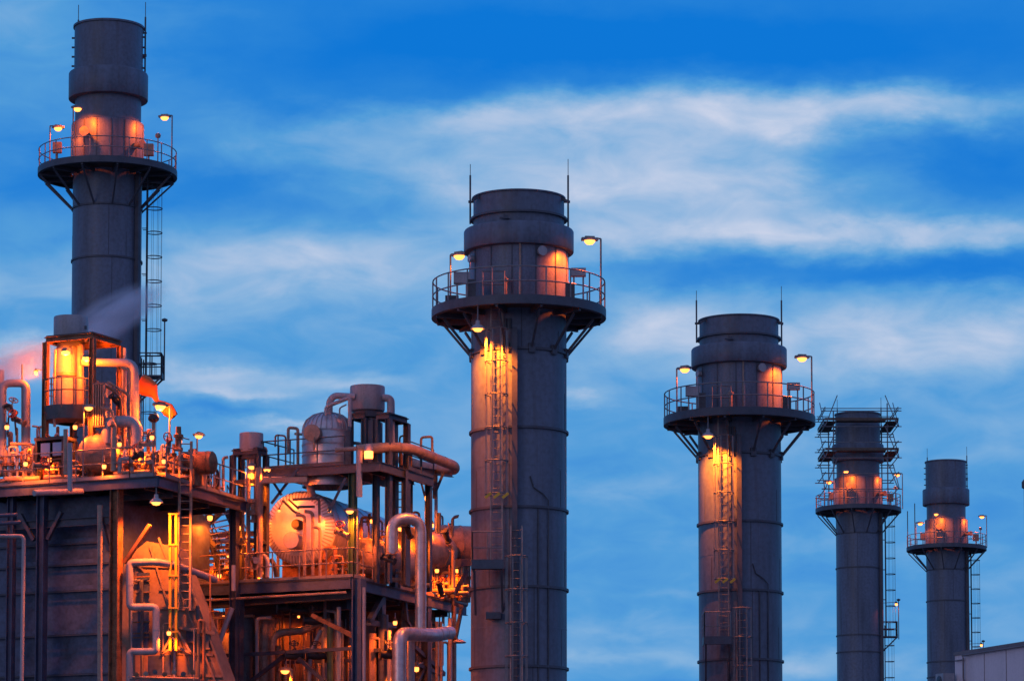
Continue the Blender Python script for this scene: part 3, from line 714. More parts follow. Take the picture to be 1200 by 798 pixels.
# pipes before the casing
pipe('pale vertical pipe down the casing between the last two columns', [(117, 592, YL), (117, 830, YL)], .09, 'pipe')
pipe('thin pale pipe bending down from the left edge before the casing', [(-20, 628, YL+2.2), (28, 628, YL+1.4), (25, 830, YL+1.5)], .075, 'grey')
pipe('bluish pipe running level under the deck at the far left', [(-30, 606, YL+.5), (20, 603, YL+.5)], .07, 'steelb'); pipe('second bluish pipe, lower of the pair at the far left', [(-30, 615, YL+.5), (24, 612, YL+.5)], .07, 'steelb')
pipe('fat pale horizontal pipe slung just under the left deck edge', [(40, 577.5, YL-.6), (96, 575.5, YL+1.3)], .11, 'grey')
pipe('grey upright pipe rising in front of the left deck railing', [(82, 575, YL-.4), (82, 519, YL-.4)], .09, 'grey')
# zigzag insulated pipe
pipe('fat insulated pipe zigzagging down in right angles below the left deck', [(252, 679, YL+4.5), (205, 662, YL+1.6), (182, 658, YL+.9), (152, 659, YL+.9), (152, 711, YL+.9), (183, 711, YL+.9), (183, 763, YL+.9), (152, 763, YL+.9), (152, 830, YL+.9)], .135, 'grey', fil=.16)
# inclined inlet duct
def inlet_duct():
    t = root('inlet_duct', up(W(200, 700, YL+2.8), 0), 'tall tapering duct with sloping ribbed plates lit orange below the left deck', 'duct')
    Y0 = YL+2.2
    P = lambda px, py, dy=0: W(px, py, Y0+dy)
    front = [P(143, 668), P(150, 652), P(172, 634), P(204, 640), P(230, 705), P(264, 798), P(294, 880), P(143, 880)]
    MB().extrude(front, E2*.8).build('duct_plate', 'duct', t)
    for a, b in (((186, 630), (252, 798)), ((204, 640), (230, 705)), ((230, 705), (264, 798)), ((264, 798), (294, 880)), ((176, 640), (206, 738)), ((206, 738), (226, 798)), ((150, 652), (172, 672))):
        MB().bar(P(*a, -.06), P(*b, -.06), .07, .14, up=(0, -1, 0)).build('rib', 'duct', t)
    for y0_, xa, xb in ((662, 150, 210), (690, 186, 222), (712, 186, 230), (765, 207, 250), (790, 207, 260)): MB().bar(P(xa, y0_, -.05), P(xb, y0_+2, -.05), .06, .10).build('rib', 'duct', t)
    MB().bar(P(196, 733, -.2), P(252, 742, -.15), .14, .12).build('rib', 'duct', t)
    for px0, py0, px1, py1, nm in ((157, 671, 176, 680.5, 1), (157, 685, 176, 694, 1), (146, 717, 176, 762, 0), (156, 768, 203, 792, 0), (190, 741, 201, 757, 0), (218, 737, 228, 752, 0), (238, 742, 246, 760, 0)):
        dy = -.04
        a, b = P(px0, py1, dy), P(px1, py0, dy)
        MB().box((a+b)/2, (b.x-a.x, .10, b.z-a.z), E1).build('inspection_hatch', 'casing', t)
        MB().box(Vector(((a.x+b.x)/2, a.y-.06, a.z)), (b.x-a.x+.1, .06, .05), E1).build('hatch_rim', 'duct', t)
    for py in (676, 729, 742, 747): MB().bar(P(156, py, -.3), P(176, py-1, -.3), .05, .05).build('stay_rod', 'rust', t)
    # small inclined braces near the bottom
    for a, b in (((190, 765), (206, 735)), ((206, 735), (224, 765)), ((190, 765), (206, 757)), ((206, 757), (224, 765))):
        MB().bar(P(*a, -.5), P(*b, -.5), .07).build('brace', 'pipe', t)
inlet_duct()
pipe('thin level pipe at the bottom edge under the orange duct', [(150, 793, YL+.8), (232, 795, YL+1.6)], .05, 'pipe')
tt = root('gauge_board', W(176, 797, YL-1.2), 'low rack of small gauges at the bottom edge before the duct', 'gauges')
for k in range(7):
    q = W(160+11*k, 790+random.uniform(-3, 3), YL-1.1); MB().lathe(q, [(0, 0), (.09, 0), (.09, .06), (0, .07)], 12, axis=(0, -1, 0)).build('gauge', ('rust', 'pipe', 'raild')[k % 3], tt)
MB().bar(W(152, 796, YL-1.15), W(240, 798, YL-1.15), .06).build('rack_bar', 'raild', tt)
# ladders by the duct
def free_ladder(label, px, Y, py0, py1, mat, cagemat, n, c0=None, w=.42, cage=True):
    z0, z1 = Zat(py1, Y), Zat(py0, Y); x = Xat(px, Y, z0); t = root('caged_ladder' if cage else 'ladder', (x, Y, z0), label, 'ladder')
    if cage: caged_ladder(t, (x, Y), z0, z1, n, mat, c0 if c0 is None else Zat(c0, Y), w=w, R=.4, hoop=1.2, cagemat=cagemat)
    else:
        m = MB()
        n = Vector((n[0], n[1], 0)).normalized(); s = Vector((-n.y, n.x, 0)); c = Vector((x, Y, 0))
        for k in (-1, 1): m.bar(up(c+s*k*w/2, z0), up(c+s*k*w/2, z1), .09, .05)
        z = z0+.1
        while z < z1: m.tube([up(c-s*w/2, z), up(c+s*w/2, z)], .02, 6); z += .3
        m.build('rail_frame', mat, t)
    return t
free_ladder('rust orange ladder climbing past the corner of the left deck', 216, YL+1.6, 517, 715, 'pipe', None, (0, -1), w=.42, cage=False)
tt = root('ladder_guard', W(203, 700, YL+1.3), 'bright yellow guard bars beside the rust orange ladder', 'ladder guard')
for k, px in enumerate((199.5, 206.5)): MB().bar(W(px, 601, YL+1.3), W(px, 762, YL+1.3), .10, .05).build('upright', 'yellow' if 1 else 'rail', tt)
for py in (602, 638, 674, 712, 740): MB().bar(W(197, py, YL+1.25), W(209, py, YL+1.25), .05, .06).build('cross_bar', 'yellow', tt)

# ---- equipment standing on the left deck
def zL(Y): return ZL
# inverted U pipe at far left
pipe('tall pink lit pipe loop like an upside down U at the left edge', [(3, 556, YL+4), (3, 449, YL+4), (31, 449, YL+4), (31, 556, YL+4)], .15, 'grey', fil=.3)
pipe('fat upright pipe cut by the left edge of the photo', [(-1, 556, YL+4.6), (-1, 434, YL+4.6)], .19, 'grey')
pipe('thin rod standing beside the pink pipe loop', [(26, 556, YL+4), (26, 427, YL+4)], .035, 'pipe', bands=False)
pipe('thin upright pipe just right of the pink pipe loop', [(37.5, 556, YL+3.4), (37.5, 520, YL+3.4), (12, 520, YL+3.4)], .06, 'pipe')
def hvessel(label, p, d, L, r, mat, name='vessel', bands=0, head=.35, group=None, cat='vessel', endmat=None):
    d = Vector(d).normalized(); p = Vector(p); t = root(name, p, label, cat, group)
    MB().lathe(p, [(0, -head*r), (r*.5, -head*r*.86), (r*.85, -head*r*.45), (r, 0)], 40, axis=d).build('end_cap', endmat or mat, t)
    MB().lathe(p, [(r, 0), (r, L)], 40, axis=d).build('shell', mat, t)
    MB().lathe(p+d*L, [(r, 0), (r*.85, head*r*.45), (r*.5, head*r*.86), (0, head*r)], 40, axis=d).build('end_cap', endmat or mat, t)
    for k in range(bands):
        q = L*(k+.5)/bands; MB().lathe(p, [(r, q-.03), (r*1.03, q-.03), (r*1.03, q+.03), (r, q+.03)], 40, axis=d).build('band', mat, t)
    return t
def saddle(t, p, d, r, z, mat='rust'):
    d = Vector(d).normalized(); q = up(p, (p.z-r*.5+z)/2)
    MB().box(q, (.18, r*1.3, p.z-r*.5-z), d).build('saddle', mat, t)
p = up(on_line(LA, LC, 8, ZL)+E2*2.2, ZL+.95); t = hvessel('small orange lit vessel lying behind the railing at the left edge', p, E1, 1.15, .36, 'pipe', bands=2); saddle(t, p+E1*.3, E1, .36, ZL); saddle(t, p+E1*.9, E1, .36, ZL)
p = up(on_line(LA, LC, 2, ZL)+E2*1.6, ZL+.4); t = hvessel('low yellow lit pump casing at the far left of the deck', p, E1, 1.5, .22, 'pipe', name='pump', bands=3, cat='pump')
# tower with the silencer
def silencer(label, px, py0, py1, Y, r, mat='grey', neck=1.4, flare=1.0):
    a = W(px, py1, Y); H = Zat(py0, Y)-a.z; t = root('silencer', a, label, 'silencer')
    MB().lathe(a, [(.0, .02), (r*.96, .0), (r, .06), (r*1.0, H-.05), (r*.98, H), (r*.9, H), (r*.9, .1)], 40).build('drum', mat, t)
    MB().lathe(a, [(r*.55, -.28), (r*.8, -.26), (r*.8, .0)], 28).build('drum_base', 'stackd', t)
    MB().lathe(a, [(r*.38, -neck), (r*.38, -.26)], 24).build('neck', mat, t)
    m = MB(); m.box(a+Vector((r*.9, -r*.45, H*.5)), (.1, .1, .12)); m.build('lug', 'stackd', t)
    return t, a
def tower(label, pxs, Y, pyt, zb, depth, mat='steel', beams=(), w=.2):
    """rectangular steel tower: front legs at pxs, top at pyt"""
    z = Zat(pyt, Y); a = Vector((Xat(pxs[0], Y, z), Y, 0)); b = Vector((Xat(pxs[1], Y, z), Y, 0)); b = a+E1*((b-a).length/ E1.x); t = root('steel_tower', up(a, zb), label, 'steel tower', 'steel support towers')
    pts = [a, b, b+E2*depth, a+E2*depth]
    for q in pts: MB().ibeam(up(q, zb), up(q, z-.02), w, w).build('column', mat, t)
    for i in range(4):
        q, r = pts[i], pts[(i+1) % 4]; MB().ibeam(up(q, z+.08), up(r, z+.08), w*.9, .2).build('beam', mat, t)
        for bz in beams: MB().bar(up(q, Zat(bz, Y)), up(r, Zat(bz, Y)), w*.6, w*.7).build('beam', mat, t)
    MB().prism([q for q in pts], z+.19, z+.24).build('deck', 'deck', t)
    return t, pts, z
tt, pp, zt = tower('steel tower on the left deck that carries the steaming silencer', (54, 112), YL+3, 401, ZL, 1.9, 'rust')
ca = (pp[0]+pp[2])/2
silencer('grey drum silencer on top of the steaming tower at left', 83, 372, 399, ca.y, .64)
# yellow lit vessel in the tower
zz = Zat(488, YL+3.6)
t, a, H = vcyl('vertical_vessel', 'upright vessel glowing yellow under the left silencer', 'vessel', 76, 404, 492, YL+3.4, .40, 'grey', lambda r, H: [(0, 0), (r*.7, .05), (r, .25), (r, H-.2), (r*.7, H-.05), (0, H)])
MB().lathe(a+Vector((0, 0, 1.6)), [(.40, 0), (.46, 0), (.46, .12), (.40, .12)], 30).build('flange', 'pipe', t)
pipe('yellow lit pipe beside the glowing vessel', [(94, 404, YL+3.2), (94, 500, YL+3.2)], .14, 'pipe')
pipe('thinner yellow pipe between the glowing vessel and its tower leg', [(65, 410, YL+2.6), (63, 470, YL+2.6), (64, 500, YL+2.6)], .05, 'pipe')
# round platform around it
rc = W(83, 480, YL+3.3); t = root('round_platform', (rc.x, rc.y, rc.z-.6), 'round railed balcony round the glowing vessel at left', 'balcony')
MB().lathe(rc, [(.45, -.55), (.95, -.45), (1.0, .0), (1.0, .06), (.42, .06)], 40).build('basin', 'raild', t)
ring_rail((rc.x, rc.y), 1.0, rc.z+.05, 1.0, 14, r=.026).build('railing', 'raild', t)
cb = W(60, 503, YL+.8)
# cabinet
t = root('control_cabinet', up(cb, ZL), 'black framed control cabinet with bluish windows on the left deck', 'cabinet')
c = up(on_line(LA+E2*.4, LC+E2*.4, 58, ZL), ZL); w_, h_ = 1.15, 1.75
for sx in (-1, 1):
    for sy in (0, 1): MB().bar(c+E1*sx*w_/2+E2*sy*.7, c+E1*sx*w_/2+E2*sy*.7+Vector((0, 0, h_)), .09).build('post', 'black', t)
MB().box(c+E2*.35+Vector((0, 0, h_-.05)), (w_+.14, .85, .12), E1).build('roof', 'black', t)
for sx in (-1, 1): MB().box(c+E1*sx*(w_/2-.06)+E2*.35+Vector((0, 0, h_/2)), (.04, .62, h_-.2), E1).build('side_panel', 'black', t)
MB().box(c+E2*.62+Vector((0, 0, h_/2)), (w_-.1, .06, h_-.2), E1).build('back_panel', 'black', t)
MB().box(c+E2*.05+Vector((0, 0, h_-.82)), (w_-.06, .06, .06), E1).build('cross_bar', 'black', t)
for k in (-1, 1): MB().box(c+E1*(k*.26+.05)+E2*.03+Vector((0, 0, h_-.45)), (.40, .03, .5), E1).build('window', 'glass', t)
for k in range(4): MB().box(c+E1*(-.4+.26*k)+E2*.4+Vector((0, 0, .35+.15*(k % 2))), (.18, .2, .5), E1).build('switch_box', ('red', 'pipe', 'grey', 'red')[k], t)
pipe('orange lit upright pipe right of the black cabinet', [(77, 556, YL+.9), (77, 503, YL+.9)], .085, 'pipe')
# big pipes right of tower
pipe('fat pipe leaving the glowing lamp and bending down to the left deck', [(96, 424, YL+3), (126, 425, YL+3), (158, 425, YL+3), (158, 556, YL+3)], .155, 'grey', fil=.4)
pipe('bright yellow lit pipe just left of the fat bending one', [(145, 556, YL+2.6), (145, 432, YL+2.6)], .075, 'pipe')
pipe('slim pink pipe rising above the fat bending pipe', [(146.5, 556, YL+3.6), (146.5, 408, YL+3.6)], .07, 'grey')
pipe('orange vent pipe running up the back of the fat bending pipe', [(152, 545, YL+2.2), (152, 434, YL+2.3), (142, 431, YL+2.3)], .05, 'pipe')
# ribbed exchanger
t = root('ribbed_exchanger', W(116, 500, YL+2), 'pale finned heat exchanger box beside the glowing balcony', 'heat exchanger')
a = W(109, 500, YL+2); b = W(124, 450, YL+2)
MB().box((a+b)/2+E2*.25, (b.x-a.x, .5, b.z-a.z), E1).build('core', 'grey', t)
for k in range(5): q = a.x+(b.x-a.x)*(k+.5)/5; MB().box((q, a.y-.06-(q-a.x)*.4, (a.z+b.z)/2), (.03, .1, (b.z-a.z)*.96), E1).build('fin', 'pipe', t)
for k in (0, .5, 1): MB().box(((a.x+b.x)/2, a.y-.12, a.z+(b.z-a.z)*k), (b.x-a.x+.08, .08, .05), E1).build('band', 'raild', t)
# U pipe and dome vessel
pipe('fat grey pipe curving over in an arch above the domed vessel', [(133, 552, YL+1), (133, 540, YL+1), (134, 498, YL+1.2), (128, 496, YL+1)], .11, 'pipe')
pipe('very fat horizontal pipe bend beside the domed vessel', [(126, 520, YL+2.0), (126, 494, YL+2.0), (160, 494, YL+2.0), (160, 556, YL+2.0)], .22, 'grey', fil=.35)
p = W(113, 532, YL+2.2); t = root('domed_vessel', up(p, ZL), 'round orange glowing vessel end behind the left railing', 'vessel')
MB().lathe(p, [(0, -.5), (.3, -.46), (.55, -.3), (.70, -.1), (.76, .1), (.78, .2), (.78, 1.8)], 44, axis=(.25, .95, .12)).build('shell', 'pipe', t)
MB().box(up(p, (ZL+p.z-.6)/2)+E2*.8, (1.1, .3, p.z-.6-ZL), E1).build('saddle', 'rust', t)
p = W(102, 512, YL+1.5); 
# windsock
def windsock():
    t = root('windsock', W(163, 440, YL+4), 'bright orange windsock hanging twisted beside the tall stack', 'windsock')
    ctr = [(163.5, 448), (170, 452), (177, 457), (181, 463.5), (184.5, 470), (190, 475), (197, 480), (204, 488)]
    rr = [.34, .36, .31, .12, .07, .17, .25, .16]
    w = [W(x, y, YL+3.6) for x, y in ctr]; m = MB(); m.tube(w, rr, 18, caps=False)
    for i, v in enumerate(m.v): v += Vector((random.uniform(-.02, .02), random.uniform(-.02, .02), random.uniform(-.02, .02)))
    m.build('fabric', 'orange', t)
    m = MB(); q = w[0]; m.torus(q, .35, .02, 18, 5, 0, 2*PI, (.55, 0, .83), (0, 1, 0)); m.build('hoop', 'rail', t)
    MB().tube([W(163, 556, YL+3.7), W(163, 446, YL+3.7)], .035, 6).build('pole', 'raild', t)
windsock()
# mushroom vents
def mushroom(label, px, py, Y, pyb, r, mat='black', rp=.07):
    p = W(px, py, Y); t = root('vent_cap', W(px, pyb, Y), label, 'vent')
    MB().tube([W(px, pyb, Y), p], rp, 10).build('pipe', 'pipe', t)
    MB().lathe(p, [(r*.5, -.12), (r, -.03), (r, .06), (r*.7, .16), (0, .2)], 20).build('cap', mat, t)
mushroom('round black vent cap just right of the fat bending pipe', 180, 491, YL+2, 545, .2)
mushroom('wide rust coloured vent cap near the right end of the left deck', 238, 536, YL+5, 570, .36, 'rust', .14)
t, a, H = vcyl('relief_valve', 'upright dark red relief valve beside the ladder head', 'valve', 209, 500, 528, YL+2, .12, 'rust', lambda r, H: [(0, 0), (r*1.4, 0), (r*1.4, .1), (r, .12), (r, H*.55), (r*1.5, H*.56), (r*1.5, H*.66), (r*.9, H*.7), (r*.8, H), (0, H)])
p = W(216, 556, YL+3.0); t = hvessel('rust coloured vessel lying behind the ladder on the left deck', up(p, ZL+.85), E1+E2*.2, 1.1, .42, 'rust', bands=3); saddle(t, up(p, ZL+.85)+E1*.5, E1, .42, ZL)
pipe('upright pipe stub at the right end of the left deck', [(234, 572, YL+6), (234, 530, YL+6)], .11, 'pipe'); pipe('second pipe stub with flange at the right end of the left deck', [(228, 572, YL+6), (228, 526, YL+6)], .09, 'pipe')
pipe('thin hooked conduit beside the small lamp mast at the deck end', [(231, 555, YL+6), (231, 506, YL+6), (238, 508, YL+6)], .03, 'raild', bands=False)
t = root('hose_reel', W(250, 565, YL+6.5), 'dark coiled hose loop hanging on the railing of the left deck', 'hose')
q = W(250.5, 561, YL+6.3); m = MB(); m.torus(q, .22, .045, 20, 6, 0, 2*PI, (1, 0, 0), (0, 0, 1.6)); m.build('coil', 'black', t)

# dense small pipework on the left deck: manifolds with valves
rl = random.Random(11)
def manifold(label, px, Y, n, hpx, w=.9, mat='pipe'):
    """small pipe manifold: header with n risers of different heights, elbows and flanges"""
    a = Vector((Xat(px, Y, ZL), Y, ZL)); t = root('pipe_manifold', a, label, 'pipe manifold', 'small pipe manifolds on the left deck')
    MB().tube([a+Vector((-w/2, 0, .25)), a+E1*w/2+Vector((w/2, 0, .25))], .09, 10).build('header', mat, t)
    MB().tube([a+Vector((-w/2, .25, .55)), a+E1*w/2+Vector((w/2, .25, .55))], .06, 10).build('header', mat, t)
    for k in range(n):
        x = -w/2+w*(k+.5)/n*1.3; h = hpx*rl.uniform(.55, 1.0); r = rl.choice((.045, .06, .08)); q = a+Vector((x, rl.uniform(-.1, .3), .1))
        b = q+Vector((0, 0, h)); e = b+Vector((rl.uniform(-.45, .45), rl.uniform(-.3, .4), 0)); f = e-Vector((0, 0, rl.uniform(.2, .8)))
        MB().tube([q, b, e, f] if rl.random() < .7 else [q, b], r, 9, .12).build('riser', rl.choice((mat, mat, 'rust', 'grey')), t)
        m = MB(); z = h*rl.uniform(.4, .7); m.lathe(q+Vector((0, 0, z)), [(r, 0), (r*2, 0), (r*2, .05), (r, .05)], 10); m.lathe(q+Vector((0, 0, z+.07)), [(r, 0), (r*2, 0), (r*2, .05), (r, .05)], 10); m.build('flange', 'rust', t)
    return t
for px, Y, n, h, lab in ((20, YL+2.8, 4, 1.5, 'pipe manifold left of the black cabinet'), (100, YL+2.6, 3, 1.2, 'pipe manifold left of the round glowing vessel end'),
        (148, YL+1.6, 4, 1.3, 'pipe manifold under the very fat pipe bend'), (168, YL+1.8, 5, 1.5, 'pipe manifold just right of the very fat pipe bend'), (184, YL+2.2, 5, 1.4, 'pipe manifold under the round black vent cap'),
        (197, YL+3.2, 5, 1.1, 'pipe manifold under the windsock tip'), (206, YL+5, 4, 1.0, 'pipe manifold behind the ladder head'), (236, YL+7.5, 4, .9, 'pipe manifold at the right end of the left deck')):
    manifold(lab, px, Y, n, h)
VL = [((136, 470), 'hand valve on the pipes above the very fat bend', YL+2), ((12, 480), 'hand valve inside the pink pipe loop, upper one', YL+3.6), ((22, 493), 'hand valve inside the pink pipe loop, lower one', YL+3.6),
      ((160, 535), 'hand valve behind the railing right of the glowing dome', YL+.9), ((197, 523), 'hand valve left of the lamp at the ladder head', YL+1.4), ((172, 520), 'hand valve below the black vent cap', YL+1.2), ((48, 545), 'hand valve inside the foot of the black cabinet', YL+1.6), ((178, 548), 'hand valve near the rounded corner of the left deck', YL+.7)]
for (px, py), lab, y in VL: valve(W(px, py, y), (rl.uniform(-1, 1), .3, rl.uniform(-.6, .6)), .07, lab, (rl.uniform(-.5, .5), -.8, rl.uniform(.1, 1)), rl.choice(('red', 'rust', 'raild')), rl.choice(('black', 'pipe')))
pipe('thin crooked pipe between glowing balcony and bending pipe', [(124, 452, YL+2), (134, 458, YL+2), (142, 468, YL+2), (142, 492, YL+2)], .055, 'rust'); pipe('second crooked pipe below the thin crooked one', [(118, 478, YL+1.8), (131, 480, YL+1.8), (136, 500, YL+1.8)], .06, 'pipe'); pipe('short level pipe crossing before the fat bending pipe', [(126, 447, YL+2.3), (150, 462, YL+2.3), (155, 470, YL+2.3)], .05, 'pipe')
pipe('bent black hose inside the pink pipe loop', [(5, 476, YL+3.5), (12, 474, YL+3.5), (17, 488, YL+3.5), (24, 494, YL+3.5)], .06, 'black', bands=False); pipe('curled thin black hose under the bent one', [(9, 512, YL+3.5), (10, 488, YL+3.5), (17, 486, YL+3.5), (19, 510, YL+3.5)], .035, 'black', bands=False)

for off, h, r, x0, x1, mt, lab in ((1.5, .35, .10, -20, 48, 'pipe', 'low level pipe run left of the cabinet, behind the railing'), (2.1, .75, .07, -20, 60, 'rust', 'thin level pipe above the low run left of the cabinet'), (1.6, .45, .09, 92, 176, 'pipe', 'low level pipe run before the glowing dome'), (2.3, .9, .06, 118, 186, 'pipe', 'thin level pipe right of the glowing dome at hip height'), (2.6, 1.25, .08, 140, 186, 'grey', 'grey level pipe under the very fat bend')):
    a_ = up(on_line(LA+E2*off, LC+E2*off, x0, ZL), ZL+h); b_ = up(on_line(LA+E2*off, LC+E2*off, x1, ZL), ZL+h); m = MB(); m.tube([a_-Vector((0, 0, h)), a_, b_, b_-Vector((0, 0, h))], r, 10, .2)
    tag(m.build('pipe', mt), lab, 'pipe', PG)
for px, Y, n, h, lab in ((158, YL+1.1, 5, 1.0, 'low pipe manifold behind the railing left of the deck corner'), (192, YL+2.4, 6, 1.2, 'low pipe manifold behind the railing right of the deck corner'), (221, YL+5.2, 4, 1.1, 'low pipe manifold behind the rust coloured vessel'), (66, YL+2.4, 5, .8, 'low pipe manifold right inside the cabinet foot'), (6, YL+3.4, 4, 1.6, 'pipe manifold cut by the left photo edge')):
    manifold(lab, px, Y, n, h)
# lamps of the left deck
cobra(W(77, 413, YL+2.2), W(84, 404, YL+3.0), 'left lamp of the pair glowing under the left silencer', 538, spot=360, s=.8, r=.025)
cobra(W(101.5, 420, YL+2.2), W(106, 411, YL+3.0), 'right lamp of the pair glowing under the left silencer', 538, spot=360, s=.8, r=.025)
cobra(W(104, 478, YL+1.6), up(W(98, 478, YL+1.6), ZL), 'lamp on thin pole before the round glowing vessel end', 559, s=.75, r=.03)
cobra(W(188, 476.5, YL+2.4), up(W(199, 478, YL+2.8), ZL), 'boxy lamp on a pole touching the orange windsock', spot=360, power=559, s=.95, r=.035)
bulk(W(210, 517, YL+2.2), W(222, 515, YL+2.3), 'bright small lamp at the head of the rust orange ladder', 335, s=1.3)
cobra(W(233, 511, YL+6), up(W(231, 508, YL+6), ZL), 'thin unlit looking lamp mast at the right end of the left deck', 8, s=.7, r=.02)
bell(W(183, 589, YL+.15), Zat(566, YL+.15), 'bell lamp hanging under the corner of the left deck', 2300, spot=150, aim=(0.05, .35, -1), s=.95)
bulk(W(30, 543, YL+2.1), W(30, 530, YL+2.6), 'small lamp low behind the railing left of the black cabinet', 335)
bulk(W(122, 546, YL+1.0), W(122, 534, YL+1.4), 'small lamp low before the round glowing vessel end', 143)
bulk(W(8, 500, YL+2.6), W(3, 498, YL+4), 'small lamp on the pink pipe loop', 263)
bulk(W(165, 528, YL+1.2), W(165, 515, YL+1.8), 'small lamp among pipes right of the very fat bend', 239)
bulk(W(192, 540, YL+1.2), W(192, 525, YL+1.8), 'small lamp low under the windsock', 199)

bulk(W(198, 741, YL+1.0), W(200, 730, YL+1.9), 'small lamp low before the sloping ribbed duct', 336)
# ================= stairs between the decks
def stairs():
    t = root('steel_stairs', pt(265, 690, ZL-4), 'dark open steel staircase descending from the left deck to the middle deck', 'stairs')
    Y0 = YL+9
    A1, B1 = W(236, 606, Y0), W(262, 676, Y0+1.2); A2, B2 = W(266, 598, Y0+1.2), W(300, 676, Y0+2.4)
    MB().bar(A1, B1, .08, .30).build('stringer', 'steel', t); MB().bar(A2, B2, .08, .30).build('stringer', 'steel', t)
    n = 12
    m = MB()
    for k in range(n):
        f = (k+.5)/n; m.bar(A1+(B1-A1)*f, A2+(B2-A2)*f, .26, .04)
    m.build('treads', 'rail', t)
    for a, b in ((A1, B1), (A2, B2)):
        m = MB()
        for h in (1.0, .55): m.tube([a+Vector((0, 0, h)), b+Vector((0, 0, h))], .025, 6)
        for k in range(5): q = a+(b-a)*k/4; m.tube([q, q+Vector((0, 0, 1.0))], .022, 6)
        m.build('handrail', 'raild', t)
    a, b = W(259, 600, Y0), W(222, 634, Y0); MB().bar(a, b, .2, .2).build('brace', 'steel', t)
    a, b = W(226, 606, Y0+.3), W(252, 640, Y0+.3); MB().bar(a, b, .14, .14).build('brace', 'steel', t)
stairs()

# ================= middle deck
YM = 127.0; ZM = Zat(676, YM)
MC = up(W(412, 676, YM), 0); MA = pt(222, 683, ZM); MA = on_line(MC, MC-E1, 224, ZM); MBp = pt(548, 709, ZM)
side = (MBp-MC).normalized()
cM = [(MC-E1*.05+E2*.15+E1*.28, .40, 'steelb'), (MC-E1*5.0+E2*.2, .34, 'steel'), (MC+side*7.6-E1*.15, .3, 'steel'), (MC-E1*2.3+E2*4, .3, 'steel'), (MC-E1*4.9+E2*4, .3, 'steel'), (MC+side*3.4-E1*.3, .3, 'steel')]
TM = process_deck('steel_platform', 'middle steel deck carrying the big round drum, left of the widest stack', MA-E1*.2, MC, MBp, 9, ZM, .44, cM)
rail([MA+E2*.15, MC+E2*.15, MC+side*2.2-E1*.1], ZM, 1.12, 'pipe', TM, 1.25)
rail([MC+side*4.6, MBp], ZM, 1.12, 'pipe', TM, 1.2)
# upper deck
ZU = Zat(541, YM+.8)
UC = up(W(446, 541, YM+.8), 0); UA = pt(306, 544, ZU); UA = on_line(UC, UC-E1, 307, ZU); UB = pt(508, 560, ZU)
TU = root('upper_platform', up(UC, ZU), 'upper steel deck around the domed vessel, above the big round drum', 'steel platform', 'steel platforms carrying the process equipment')
MB().prism([UA, UC, UB, UB-E1*5+E2*.5, UA+E2*4.5], ZU-.05, ZU).build('deck', 'deck', TU)
for a, b in ((UA, UC), (UC, UB)): MB().ibeam(up(a, ZU-.18), up(b, ZU-.18), .15, .34).build('edge_beam', 'steel', TU)
for k in range(4): q = UA+(UC-UA)*(k+.5)/4; MB().ibeam(up(q+E2*.2, ZU-.22), up(q+E2*4, ZU-.22), .12, .28).build('joist', 'steel', TU)
rail([UA+E2*2.5, UA+E2*.1, UC-E1*1.6+E2*.1], ZU, 1.1, 'raild', TU, 1.2); rail([UC+E2*2.3, UB], ZU, 1.1, 'raild', TU, 1.3)
for q, w, mt in ((UA+E1*.05+E2*.3, .16, 'steel'), (on_line(UA, UC, 409, ZU-2)+E2*.3, .26, 'green'), (UB-E1*.2, .2, 'steel'), (UC+(UB-UC)*.45, .2, 'steel')): MB().ibeam(up(q, ZM), up(q, ZU-.05), w, w).build('column', mt, TU)
for a, b in (((350, 548), (318, 590)), ((312, 552), (330, 580)), ((405, 560), (385, 600))): brace(TU, W(*a, YM+1.2), W(*b, YM+1.2), .12)
MB().bar(W(308, 563, YM+.9), W(360, 562, YM+.6), .2, .2).build('beam', 'pipe', TU); MB().bar(W(308, 556.5, YM+1.5), W(360, 556, YM+1.2), .1, .1).build('beam', 'steel', TU)
# wide tail of the upper deck toward the right, its bracket frame
for a, b, w in (((501, 556), (501, 615), .18), ((510, 556), (510, 584), .16), ((503, 562), (510, 562), .1), ((503, 573), (510, 573), .1), ((511, 575), (520, 553), .13), ((490, 552), (499, 586), .1)):
    brace(TU, W(*a, YM+7), W(*b, YM+7), w, 'steel')
MB().ibeam(W(470, 548, YM+4), W(530, 556, YM+9), .14, .22).build('beam', 'steel', TU)

